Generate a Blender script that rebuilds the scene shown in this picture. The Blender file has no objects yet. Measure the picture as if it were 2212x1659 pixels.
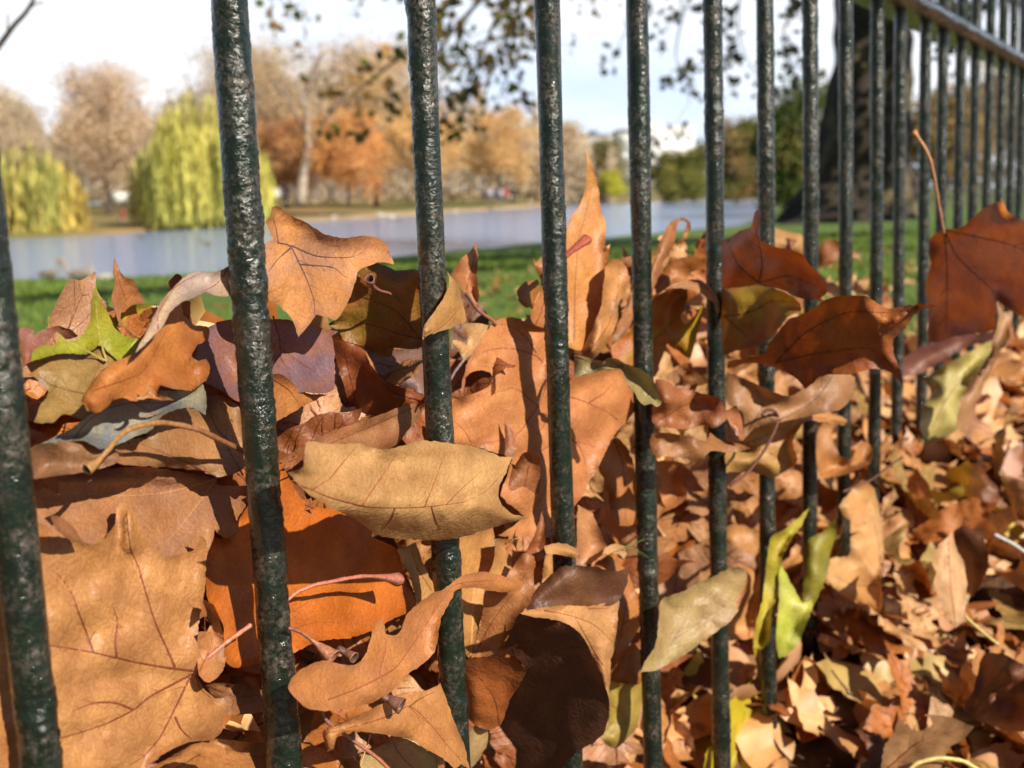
import bpy, math, random
import numpy as np
from mathutils import Vector, Matrix
from mathutils.geometry import delaunay_2d_cdt

SC = bpy.context.scene
COL = SC.collection
R = math.radians

# ------------------------------------------------------------------ camera
F = 2580.0                 # focal length in units of a 2212 x 1659 picture
CX, CY = 1106.0, 829.5
up_c = Vector((-654.0, 16630.0, 2580.0)).normalized()      # world up seen from the camera
fw_c = Vector((0, 0, -1.0))
y_c = (fw_c - up_c * fw_c.dot(up_c)).normalized()          # horizontal forward = world +Y
x_c = y_c.cross(up_c).normalized()
M = Matrix((x_c, y_c, up_c))                               # camera -> world rotation
EYE = 0.60                                                 # eye height above the path
CAMP = Vector((0, 0, EYE))
cam_d = bpy.data.cameras.new("camera")
cam = bpy.data.objects.new("camera", cam_d)
COL.objects.link(cam)
cam.matrix_world = Matrix.Translation(CAMP) @ M.to_4x4()
cam_d.sensor_width = 36.0
cam_d.lens = 36.0 * F / 2212.0
cam_d.clip_start = 0.02
cam_d.clip_end = 4000.0
cam_d.dof.use_dof = True
cam_d.dof.focus_distance = 0.63
cam_d.dof.aperture_fstop = 11.0
SC.camera = cam

# ------------------------------------------------------------------ world and sun
SUN_AZ, SUN_EL = R(137), R(33)      # azimuth clockwise from +Y
w = bpy.data.worlds.new("World")
SC.world = w
w.use_nodes = True
nt = w.node_tree
nt.nodes.clear()
N = nt.nodes.new
out = N('ShaderNodeOutputWorld'); bg = N('ShaderNodeBackground'); sky = N('ShaderNodeTexSky')
sky.sky_type = 'NISHITA'; sky.sun_disc = False
sky.sun_elevation = SUN_EL; sky.sun_rotation = SUN_AZ
sky.air_density = 1.0; sky.dust_density = 0.6; sky.ozone_density = 2.0
tc = N('ShaderNodeTexCoord'); mp = N('ShaderNodeMapping'); mp.inputs['Scale'].default_value = (1.0, 1.0, 3.2)
nz = N('ShaderNodeTexNoise'); nz.inputs['Scale'].default_value = 2.3; nz.inputs['Detail'].default_value = 6; nz.inputs['Roughness'].default_value = 0.55
rp = N('ShaderNodeValToRGB'); rp.color_ramp.elements[0].position = 0.30; rp.color_ramp.elements[1].position = 0.55; rp.color_ramp.elements[0].color = (.10, .10, .10, 1)
sx = N('ShaderNodeSeparateXYZ'); mr = N('ShaderNodeMapRange')
mr.inputs['From Min'].default_value = 0.17; mr.inputs['From Max'].default_value = 0.32
mr.inputs['To Min'].default_value = 1.0; mr.inputs['To Max'].default_value = 0.0
mm = N('ShaderNodeMath'); mm.operation = 'MULTIPLY'
mx = N('ShaderNodeMix'); mx.data_type = 'RGBA'
mx.inputs['B'].default_value = (15.5, 16.0, 16.9, 1)
L = nt.links.new
L(tc.outputs['Generated'], mp.inputs['Vector']); L(mp.outputs['Vector'], nz.inputs['Vector'])
L(nz.outputs['Fac'], rp.inputs['Fac']); L(tc.outputs['Generated'], sx.inputs[0]); L(sx.outputs['Z'], mr.inputs['Value'])
my = N('ShaderNodeMapRange'); my.interpolation_type = 'SMOOTHSTEP'      # limits clouds to the north, added to cut fill from behind the camera
my.inputs['From Min'].default_value = -0.15; my.inputs['From Max'].default_value = 0.55
L(sx.outputs['Y'], my.inputs['Value'])
m2 = N('ShaderNodeMath'); m2.operation = 'MULTIPLY'; L(my.outputs['Result'], m2.inputs[0]); L(mr.outputs['Result'], m2.inputs[1])
L(rp.outputs['Color'], mm.inputs[0]); L(m2.outputs[0], mm.inputs[1])
mb_ = N('ShaderNodeMix'); mb_.data_type = 'RGBA'; mb_.inputs['B'].default_value = (8.2, 11.4, 16.5, 1)   # pale low sky behind the clouds
L(m2.outputs[0], mb_.inputs['Factor']); L(sky.outputs['Color'], mb_.inputs['A'])
L(mm.outputs[0], mx.inputs['Factor']); L(mb_.outputs['Result'], mx.inputs['A'])
L(mx.outputs['Result'], bg.inputs['Color']); L(bg.outputs[0], out.inputs[0])
bg.inputs['Strength'].default_value = 0.05
sd = bpy.data.lights.new("sun", 'SUN'); sd.energy = 5.0; sd.angle = R(0.55); sd.color = (1.0, 0.91, 0.77)
sun = bpy.data.objects.new("sun", sd); COL.objects.link(sun)
tosun = Vector((math.sin(SUN_AZ) * math.cos(SUN_EL), math.cos(SUN_AZ) * math.cos(SUN_EL), math.sin(SUN_EL)))
sun.rotation_euler = tosun.to_track_quat('Z', 'Y').to_euler()
sun.location = (3, -3, 4)
SC.view_settings.view_transform = 'Standard'
SC.view_settings.look = 'None'
SC.view_settings.exposure = 0.55
SC.view_settings.gamma = 1.0
SC.render.engine = 'CYCLES'
SC.cycles.use_denoising = True
SC.cycles.max_bounces = 6
SC.cycles.transparent_max_bounces = 8
SC.cycles.sample_clamp_indirect = 4.0

# ------------------------------------------------------------------ helpers
MN = np.array([[M[i][j] for j in range(3)] for i in range(3)])
CP = np.array(CAMP)

def px(x, y, d):
    """picture position (2212 wide) at depth d (m along the optical axis) -> world point(s)"""
    x = np.asarray(x, float); y = np.asarray(y, float); d = np.asarray(d, float)
    v = np.stack([(x - CX) / F * d, -(y - CY) / F * d, -d + 0 * x], -1)
    return CP + v @ MN.T

def project(p):
    v = (np.asarray(p, float) - CP) @ MN
    d = -v[..., 2]
    return CX + F * v[..., 0] / d, CY - F * v[..., 1] / d, d

def px_on(x, y, z):
    """picture position on the horizontal plane z (relative to the path, z=0)"""
    a = px(x, y, 1.0) - CP
    return CP + a * ((z - EYE) / a[..., 2:3] if a.ndim > 1 else (z - EYE) / a[2])

def horizon(x):
    return 429.2 - 0.03933 * (x - 1106)

def obj(name, me, mat=None, parent=None, loc=None):
    o = bpy.data.objects.new(name, me)
    COL.objects.link(o)
    if mat is not None and me is not None:
        me.materials.append(mat)
    if parent is not None:
        o.parent = parent
    if loc is not None:
        o.location = loc
    return o

def tag(o, label=None, cat=None, group=None, kind=None):
    if label: o['label'] = label
    if cat: o['category'] = cat
    if group: o['group'] = group
    if kind: o['kind'] = kind
    return o

def empty(name, loc=(0, 0, 0)):
    o = bpy.data.objects.new(name, None)
    o.empty_display_size = 0.05
    COL.objects.link(o)
    o.location = loc
    return o

def mesh_np(name, V, Fc, cols=None, smooth=True, origin=None):
    """mesh from arrays: V (n,3), Fc (m,k) or list of arrays"""
    V = np.asarray(V, float)
    if origin is not None:
        V = V - np.asarray(origin)
    me = bpy.data.meshes.new(name)
    if not isinstance(Fc, list): Fc = [Fc]
    Fc = [np.asarray(f, np.int32) for f in Fc if len(f)]
    nl = sum(f.size for f in Fc); nf = sum(len(f) for f in Fc)
    me.vertices.add(len(V)); me.vertices.foreach_set('co', V.astype(np.float32).ravel())
    me.loops.add(nl); me.polygons.add(nf)
    li = np.concatenate([f.ravel() for f in Fc])
    tot = np.concatenate([np.full(len(f), f.shape[1]) for f in Fc])
    st = np.concatenate([[0], np.cumsum(tot)[:-1]])
    me.loops.foreach_set('vertex_index', li.astype(np.int32))
    me.polygons.foreach_set('loop_start', st.astype(np.int32))
    me.polygons.foreach_set('loop_total', tot.astype(np.int32))
    me.update(calc_edges=True)
    me.validate()
    if cols is not None:
        a = me.color_attributes.new('tint', 'FLOAT_COLOR', 'POINT')
        c = np.ones((len(V), 4), np.float32); c[:, :3] = cols
        a.data.foreach_set('color', c.ravel())
    if smooth:
        me.polygons.foreach_set('use_smooth', np.ones(len(me.polygons), bool))
    return me

class MB:
    """collects pieces into one mesh"""
    def __init__(s): s.V = []; s.F3 = []; s.F4 = []; s.C = []; s.n = 0
    def add(s, V, f3=None, f4=None, c=(1, 1, 1)):
        V = np.asarray(V, float)
        s.V.append(V)
        cc = np.asarray(c, float)
        s.C.append(np.broadcast_to(cc, (len(V), 3)).copy())
        if f3 is not None and len(f3): s.F3.append(np.asarray(f3) + s.n)
        if f4 is not None and len(f4): s.F4.append(np.asarray(f4) + s.n)
        s.n += len(V)
    def tube(s, P, r, c=(1, 1, 1), seg=8, caps=True, flat=None):
        P = np.asarray(P, float); n = len(P)
        r = np.broadcast_to(np.asarray(r, float), (n,))
        T = np.gradient(P, axis=0); T /= np.linalg.norm(T, axis=1, keepdims=True) + 1e-12
        ref = np.array([0.0, 0, 1.0]) if abs(T[:, 2]).mean() < 0.8 else np.array([1.0, 0.1, 0])
        A = np.cross(T, ref); A /= np.linalg.norm(A, axis=1, keepdims=True) + 1e-12
        B = np.cross(T, A)
        an = np.linspace(0, 2 * np.pi, seg, endpoint=False)
        V = P[:, None] + r[:, None, None] * (np.cos(an)[None, :, None] * A[:, None] + np.sin(an)[None, :, None] * B[:, None])
        i = np.arange(n - 1)[:, None] * seg; j = np.arange(seg)[None]
        q = np.stack([i + j, i + (j + 1) % seg, i + seg + (j + 1) % seg, i + seg + j], -1).reshape(-1, 4)
        V = V.reshape(-1, 3)
        f3 = []
        if caps:
            V = np.vstack([V, P[0], P[-1]])
            a, b = n * seg, n * seg + 1
            f3 = [(a, (k + 1) % seg, k) for k in range(seg)] + [(b, (n - 1) * seg + k, (n - 1) * seg + (k + 1) % seg) for k in range(seg)]
        s.add(V, f3, q, c)
    def box(s, x0, x1, y0, y1, z0, z1, c=(1, 1, 1)):
        V = [(x, y, z) for z in (z0, z1) for y in (y0, y1) for x in (x0, x1)]
        s.add(V, None, [(0, 2, 3, 1), (4, 5, 7, 6), (0, 1, 5, 4), (2, 6, 7, 3), (0, 4, 6, 2), (1, 3, 7, 5)], c)
    def ball(s, c0, rad, c=(1, 1, 1), seg=12, rings=8):
        th = np.linspace(0, np.pi, rings + 1)[1:-1]; ph = np.linspace(0, 2 * np.pi, seg, endpoint=False)
        V = np.stack([np.sin(th)[:, None] * np.cos(ph), np.sin(th)[:, None] * np.sin(ph), np.cos(th)[:, None] + 0 * ph], -1).reshape(-1, 3)
        V = np.vstack([V, [0, 0, 1], [0, 0, -1]]) * np.asarray(rad) + np.asarray(c0)
        m = rings - 1
        q = [(i * seg + j, (i + 1) * seg + j, (i + 1) * seg + (j + 1) % seg, i * seg + (j + 1) % seg) for i in range(m - 1) for j in range(seg)]
        t = [(m * seg, j, (j + 1) % seg) for j in range(seg)] + [(m * seg + 1, (m - 1) * seg + (j + 1) % seg, (m - 1) * seg + j) for j in range(seg)]
        s.add(V, t, q, c)
    def build(s, name, mat=None, parent=None, smooth=True, origin=None):
        fs = []
        if s.F3: fs.append(np.vstack(s.F3))
        if s.F4: fs.append(np.vstack(s.F4))
        me = mesh_np(name, np.vstack(s.V), fs, np.vstack(s.C), smooth, origin)
        return obj(name, me, mat, parent, origin if (parent is None and origin is not None) else None)

class SNoise:
    """smooth noise from random waves"""
    def __init__(s, seed, scale, dim=2, n=10):
        r = np.random.RandomState(seed)
        k = r.normal(size=(n, dim)); k /= np.linalg.norm(k, axis=1, keepdims=True)
        s.k = k * (2 * np.pi / scale) * r.uniform(0.6, 1.7, (n, 1)); s.p = r.uniform(0, 6.28, n); s.n = n
    def __call__(s, P):
        return np.sin(np.asarray(P) @ s.k.T + s.p).sum(-1) / math.sqrt(s.n / 2)

def catmull(P, closed=True, step=8.0, corner=75):
    """smooth a control polygon, keeping sharp tips"""
    P = np.asarray(P, float); n = len(P)
    T = np.zeros_like(P)
    for i in range(n):
        if not closed and i in (0, n - 1):
            T[i] = (P[1] - P[0]) if i == 0 else (P[-1] - P[-2]); continue
        a, b, c = P[i - 1], P[i], P[(i + 1) % n]
        u, v = a - b, c - b
        lu, lv = np.linalg.norm(u) + 1e-9, np.linalg.norm(v) + 1e-9
        ang = math.degrees(math.acos(max(-1, min(1, float(u @ v) / lu / lv))))
        if ang < corner: T[i] = 0
        else:
            t = (c - b) / lv * 1.0 - (a - b) / lu * 1.0
            T[i] = t / (np.linalg.norm(t) + 1e-9) * min(lu, lv)
    outp = []
    m = n if closed else n - 1
    for i in range(m):
        a, b = P[i], P[(i + 1) % n]
        d = np.linalg.norm(b - a); k = max(1, int(round(d / step)))
        for j in range(k):
            t = j / k; t2, t3 = t * t, t * t * t
            outp.append((2 * t3 - 3 * t2 + 1) * a + (t3 - 2 * t2 + t) * T[i] * .8 + (-2 * t3 + 3 * t2) * b + (t3 - t2) * T[(i + 1) % n] * .8)
    if not closed: outp.append(P[-1])
    return np.array(outp)

def inside(poly, Q):
    x, y = Q[:, 0], Q[:, 1]
    res = np.zeros(len(Q), bool)
    a = poly; b = np.roll(poly, -1, 0)
    for (x0, y0), (x1, y1) in zip(a, b):
        if y0 == y1: continue
        c = ((y0 > y) != (y1 > y)) & (x < (x1 - x0) * (y - y0) / (y1 - y0) + x0)
        res ^= c
    return res

def seg_dist(P, Q):
    """distance of points Q to polyline P"""
    best = np.full(len(Q), 1e9)
    for a, b in zip(P[:-1], P[1:]):
        ab = b - a; t = np.clip(((Q - a) @ ab) / (ab @ ab + 1e-9), 0, 1)
        best = np.minimum(best, np.linalg.norm(Q - (a + t[:, None] * ab), axis=1))
    return best

# ------------------------------------------------------------------ materials
def newmat(name):
    m = bpy.data.materials.new(name); m.use_nodes = True
    t = m.node_tree; t.nodes.clear()
    return m, t, t.nodes.new, t.links.new

def mix(t, a, b, f, mode='MIX'):
    n = t.nodes.new('ShaderNodeMix'); n.data_type = 'RGBA'; n.blend_type = mode
    for k, v in (('A', a), ('B', b), ('Factor', f)):
        if hasattr(v, 'is_linked') or hasattr(v, 'links'): t.links.new(v, n.inputs[k])
        elif k == 'Factor': n.inputs[k].default_value = v
        else: n.inputs[k].default_value = (*v, 1) if len(v) == 3 else v
    return n.outputs['Result']

def ramp(t, src, p0, p1, c0=(0, 0, 0, 1), c1=(1, 1, 1, 1)):
    n = t.nodes.new('ShaderNodeValToRGB'); e = n.color_ramp.elements
    e[0].position = p0; e[1].position = p1; e[0].color = c0; e[1].color = c1
    t.links.new(src, n.inputs['Fac']); return n.outputs['Color']

def noise(t, scale, detail=4, rough=0.55, coord='Object', vec=None):
    n = t.nodes.new('ShaderNodeTexNoise'); n.inputs['Scale'].default_value = scale
    n.inputs['Detail'].default_value = detail; n.inputs['Roughness'].default_value = rough
    if vec is None:
        c = t.nodes.new('ShaderNodeTexCoord'); vec = c.outputs[coord]
    t.links.new(vec, n.inputs['Vector']); return n.outputs['Fac']

def bump(t, h, strength, dist, nrm=None):
    n = t.nodes.new('ShaderNodeBump'); n.inputs['Strength'].default_value = strength; n.inputs['Distance'].default_value = dist
    t.links.new(h, n.inputs['Height'])
    if nrm is not None: t.links.new(nrm, n.inputs['Normal'])
    return n.outputs['Normal']

def leaf_material(name, trans=0.18, rough=0.47, fine=True, spec=0.5, lo=(.62, .52, .42, 1), hi=(.92, .84, .74, 1), tcol=(1.1, .62, .28)):
    m, t, Nn, Ln = newmat(name)
    at = Nn('ShaderNodeAttribute'); at.attribute_name = 'tint'
    geo = Nn('ShaderNodeNewGeometry')
    P = geo.outputs['Position']
    c = at.outputs['Color']
    blot = ramp(t, noise(t, 42, 5, .6, vec=P), .3, .72, lo, hi)
    c = mix(t, c, blot, 1.0, 'MULTIPLY')
    if fine:
        grain = ramp(t, noise(t, 900, 3, .7, vec=P), .3, .7, (.86, .84, .8, 1), (1.1, 1.1, 1.12, 1))
        c = mix(t, c, grain, 1.0, 'MULTIPLY')
        vo = Nn('ShaderNodeTexVoronoi'); vo.feature = 'DISTANCE_TO_EDGE'; vo.inputs['Scale'].default_value = 210
        nd = Nn('ShaderNodeTexNoise'); nd.inputs['Scale'].default_value = 120; nd.inputs['Detail'].default_value = 2
        Ln(P, nd.inputs['Vector'])
        va = Nn('ShaderNodeVectorMath'); va.operation = 'MULTIPLY_ADD'
        Ln(nd.outputs['Color'], va.inputs[0]); va.inputs[1].default_value = (.012, .012, .012); Ln(P, va.inputs[2])
        Ln(va.outputs[0], vo.inputs['Vector'])
        v2 = Nn('ShaderNodeTexVoronoi'); v2.feature = 'DISTANCE_TO_EDGE'; v2.inputs['Scale'].default_value = 620; Ln(va.outputs[0], v2.inputs['Vector'])
        c = mix(t, c, ramp(t, v2.outputs['Distance'], 0.0, 0.12, (.84, .78, .70, 1), (1, 1, 1, 1)), .6, 'MULTIPLY')
        net = ramp(t, vo.outputs['Distance'], 0.0, 0.06, (.66, .54, .45, 1), (1, 1, 1, 1))
        c = mix(t, c, net, 0.6, 'MULTIPLY')
        sp = ramp(t, noise(t, 260, 2, .5, vec=P), .70, .76, (0, 0, 0, 1), (1, 1, 1, 1))
        sp2 = ramp(t, noise(t, 23, 2, .5, vec=P), .5, .62)
        mk = Nn('ShaderNodeMath'); mk.operation = 'MULTIPLY'; Ln(sp, mk.inputs[0]); Ln(sp2, mk.inputs[1])
        c = mix(t, c, (.09, .045, .025), mk.outputs[0])
    pr = Nn('ShaderNodeBsdfPrincipled'); Ln(c, pr.inputs['Base Color'])
    pr.inputs['Roughness'].default_value = rough
    pr.inputs['Specular IOR Level'].default_value = spec
    tr = Nn('ShaderNodeBsdfTranslucent')
    tcx = mix(t, c, tcol, 1.0, 'MULTIPLY'); Ln(tcx, tr.inputs['Color'])
    if fine:
        h1 = noise(t, 160, 4, .6, vec=P)
        nn = bump(t, h1, .35, .0010)
        nn = bump(t, vo.outputs['Distance'], .45, .0012, nn)
        nn = bump(t, noise(t, 1400, 2, .6, vec=P), .25, .0002, nn)
        Ln(nn, pr.inputs['Normal'])
        rr = Nn('ShaderNodeMapRange'); Ln(noise(t, 60, 3, .6, vec=P), rr.inputs['Value'])
        rr.inputs['To Min'].default_value = rough - .1; rr.inputs['To Max'].default_value = rough + .2
        Ln(rr.outputs[0], pr.inputs['Roughness'])
    ms = Nn('ShaderNodeMixShader'); ms.inputs[0].default_value = trans
    Ln(pr.outputs[0], ms.inputs[1]); Ln(tr.outputs[0], ms.inputs[2])
    o = Nn('ShaderNodeOutputMaterial'); Ln(ms.outputs[0], o.inputs[0])
    return m

def simple_mat(name, col=None, rough=.6, nscale=None, amt=.3, bumpd=None, spec=.5, metal=0, coord='Object', attr=True):
    m, t, Nn, Ln = newmat(name)
    if attr:
        a = Nn('ShaderNodeAttribute'); a.attribute_name = 'tint'; c = a.outputs['Color']
    else:
        rgb = Nn('ShaderNodeRGB'); rgb.outputs[0].default_value = (*col, 1); c = rgb.outputs[0]
    pr = Nn('ShaderNodeBsdfPrincipled')
    if nscale:
        f = noise(t, nscale, 5, .6, coord)
        v = ramp(t, f, .3, .7, (1 - amt,) * 3 + (1,), (1 + amt,) * 3 + (1,))
        c = mix(t, c, v, 1.0, 'MULTIPLY')
        if bumpd: Ln(bump(t, f, .7, bumpd), pr.inputs['Normal'])
    Ln(c, pr.inputs['Base Color'])
    pr.inputs['Roughness'].default_value = rough; pr.inputs['Specular IOR Level'].default_value = spec
    pr.inputs['Metallic'].default_value = metal
    o = Nn('ShaderNodeOutputMaterial'); Ln(pr.outputs[0], o.inputs[0])
    return m

MAT_LEAF = leaf_material('dry_leaf')
MAT_LEAF_FAR = leaf_material('dry_leaf_litter', fine=False, lo=(.85, .77, .66, 1), hi=(1.12, 1.06, .98, 1))
MAT_STALK = simple_mat('leaf_stalk', rough=.45, nscale=500, amt=.35, bumpd=.0006)
MAT_FOL = leaf_material('tree_foliage', trans=.4, rough=.7, fine=False, spec=.2, lo=(.95, .95, .9, 1), hi=(1.15, 1.15, 1.1, 1), tcol=(1.0, .96, .72))
MAT_BARK = simple_mat('bark', rough=.9, nscale=3.0, amt=.45, bumpd=.05)
MAT_PLAIN = simple_mat('painted_surface', rough=.6)
MAT_BIRD = simple_mat('feathers', rough=.8, nscale=30, amt=.15)
MAT_CLOTH = simple_mat('cloth', rough=.9)

def paint_mat(name='green_railing_paint', rust=True):
    m, t, Nn, Ln = newmat(name)
    at = Nn('ShaderNodeAttribute'); at.attribute_name = 'tint'
    geo = Nn('ShaderNodeNewGeometry'); P = geo.outputs['Position']
    big = noise(t, 55, 4, .6, vec=P)
    lump = noise(t, 330, 4, .62, vec=P)
    fine = noise(t, 1500, 3, .6, vec=P)
    rustm = ramp(t, noise(t, 60, 6, .72, vec=P), .44, .60)
    r2 = ramp(t, noise(t, 420, 3, .6, vec=P), .40, .62)
    mk = Nn('ShaderNodeMath'); mk.operation = 'MULTIPLY'; Ln(rustm, mk.inputs[0]); Ln(r2, mk.inputs[1])
    g = mix(t, (.003, .008, .0045), (.007, .016, .009), ramp(t, big, .3, .7))
    rc = mix(t, (.045, .037, .030), (.11, .085, .068), ramp(t, fine, .35, .65))
    c = mix(t, g, rc, mk.outputs[0]) if rust else g
    pr = Nn('ShaderNodeBsdfPrincipled'); Ln(c, pr.inputs['Base Color'])
    mr = Nn('ShaderNodeMapRange'); Ln(mk.outputs[0], mr.inputs['Value'])
    mr.inputs['To Min'].default_value = .16; mr.inputs['To Max'].default_value = .45
    Ln(mr.outputs[0], pr.inputs['Roughness'])
    pr.inputs['Specular IOR Level'].default_value = .55
    pr.inputs['Coat Weight'].default_value = .3; pr.inputs['Coat Roughness'].default_value = .12
    wear = ramp(t, noise(t, 14, 4, .6, vec=P), .35, .62, (.25, .25, .25, 1), (1.15, 1.15, 1.15, 1))
    lm = Nn('ShaderNodeMath'); lm.operation = 'MULTIPLY'; Ln(lump, lm.inputs[0]); Ln(wear, lm.inputs[1])
    nn = bump(t, lm.outputs[0], .9, .0014)
    nn = bump(t, fine, .25, .00025, nn)
    Ln(nn, pr.inputs['Normal']); Ln(nn, pr.inputs['Coat Normal'])
    o = Nn('ShaderNodeOutputMaterial'); Ln(pr.outputs[0], o.inputs[0])
    return m
MAT_PAINT = paint_mat()
MAT_RAIL = paint_mat('green_rail_paint', False)
# ------------------------------------------------------------------ fence line
BU = [-35, 528, 928, 1194, 1383, 1543, 1654, 1750, 1826, 1893, 1942, 1996, 2033, 2071, 2102, 2132, 2159, 2182, 2202]
STEP = 0.1183
def _fd0(u):
    return STEP * 9502.8 / np.maximum(2647.0 - np.asarray(u, float), 260.0)
def bar_u(i):
    return BU[i] if 0 <= i < len(BU) else 2647.0 - 9502.8 / (i + 3.53)
def bar_xy(i):
    u = bar_u(i); p = px(u, horizon(u), STEP * (i + 3.53)); return p[:2]
FA = np.array(bar_xy(0)); FB = np.array(bar_xy(18))
FD = (FB - FA) / np.linalg.norm(FB - FA)              # along the fence, away from the camera
FN = np.array([-FD[1], FD[0]])                        # towards the lake
def fdepth(u, y=None):
    """depth at which the line of sight through (u, y) meets the railing's plane"""
    u = np.minimum(np.asarray(u, float), 2387.0)
    y = horizon(u) if y is None else np.asarray(y, float)
    v = px(u, y, 1.0) - CP
    k = (FA - CP[:2]) @ FN / (v[..., :2] @ FN)
    return k
PERP = abs(float((FA - CP[:2]) @ FN))     # how far the eye is from the railing
def bar_px(i, y):
    """a bar's x in the picture at row y"""
    u = bar_u(i); return u + (1760 - u) * (y - 430) / 17030.0
def st(p):
    q = np.asarray(p, float)[..., :2] - FA
    return q @ FD, q @ FN
def from_st(s, t):
    s = np.asarray(s, float); t = np.asarray(t, float)
    return FA + s[..., None] * FD + t[..., None] * FN

# ------------------------------------------------------------------ ground
def grass_mat():
    m, t, Nn, Ln = newmat('lawn_grass')
    geo = Nn('ShaderNodeNewGeometry'); P = geo.outputs['Position']
    a = noise(t, .55, 5, .6, vec=P); b = noise(t, 9, 5, .7, vec=P); c3 = noise(t, 70, 3, .7, vec=P)
    c = mix(t, (.10, .18, .03), (.18, .26, .06), ramp(t, a, .35, .65))
    c = mix(t, c, ramp(t, b, .3, .7, (.6, .6, .5, 1), (1.35, 1.3, 1.3, 1)), 1.0, 'MULTIPLY')
    c = mix(t, c, (.20, .11, .04), ramp(t, noise(t, 2.3, 6, .75, vec=P), .63, .70))
    pr = Nn('ShaderNodeBsdfPrincipled'); Ln(c, pr.inputs['Base Color']); pr.inputs['Roughness'].default_value = .8
    pr.inputs['Specular IOR Level'].default_value = .2
    Ln(bump(t, c3, .8, .03), pr.inputs['Normal'])
    o = Nn('ShaderNodeOutputMaterial'); Ln(pr.outputs[0], o.inputs[0]); return m
MAT_GRASS = grass_mat()

def water_mat():
    m, t, Nn, Ln = newmat('lake_water')
    geo = Nn('ShaderNodeNewGeometry'); P = geo.outputs['Position']
    pr = Nn('ShaderNodeBsdfPrincipled'); pr.inputs['Base Color'].default_value = (.28, .38, .62, 1)  # light blue base stands in for reflected sky
    pr.inputs['Roughness'].default_value = .1
    pr.inputs['IOR'].default_value = 1.33
    mpn = Nn('ShaderNodeMapping'); mpn.inputs['Scale'].default_value = (1, 1.6, 1); Ln(P, mpn.inputs['Vector'])
    n1 = noise(t, 2.2, 5, .7, vec=mpn.outputs[0]); n2 = noise(t, .4, 3, .6, vec=P)
    nn = bump(t, n1, .5, .10); nn = bump(t, n2, .3, .12, nn)
    Ln(nn, pr.inputs['Normal'])
    o = Nn('ShaderNodeOutputMaterial'); Ln(pr.outputs[0], o.inputs[0]); return m

def bank_mat():
    m, t, Nn, Ln = newmat('far_bank_ground')
    geo = Nn('ShaderNodeNewGeometry'); P = geo.outputs['Position']
    at = Nn('ShaderNodeAttribute'); at.attribute_name = 'tint'
    b = noise(t, .35, 5, .65, vec=P)
    c = mix(t, at.outputs['Color'], ramp(t, b, .3, .7, (.7, .68, .6, 1), (1.25, 1.2, 1.1, 1)), 1.0, 'MULTIPLY')
    pr = Nn('ShaderNodeBsdfPrincipled'); Ln(c, pr.inputs['Base Color']); pr.inputs['Roughness'].default_value = .9
    o = Nn('ShaderNodeOutputMaterial'); Ln(pr.outputs[0], o.inputs[0]); return m

WZ = -0.43        # water level below the path (eye is 1.03 above it)
LZ = -0.40        # lawn at the water's edge
def edge_y(x):    # near water's edge in the picture
    return np.interp(x, [-400, 40, 480, 1100, 1600, 1636, 1650, 2600], [625, 607, 592, 531, 488, 474, 452, 444])
def far_y(x):     # far water's edge
    return np.interp(x, [-900, -300, 30, 200, 340, 580, 900, 1130, 1250, 1500, 1640, 1700], [560, 530, 516, 508, 499, 484, 464, 449, 440, 434, 430, 428])

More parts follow.
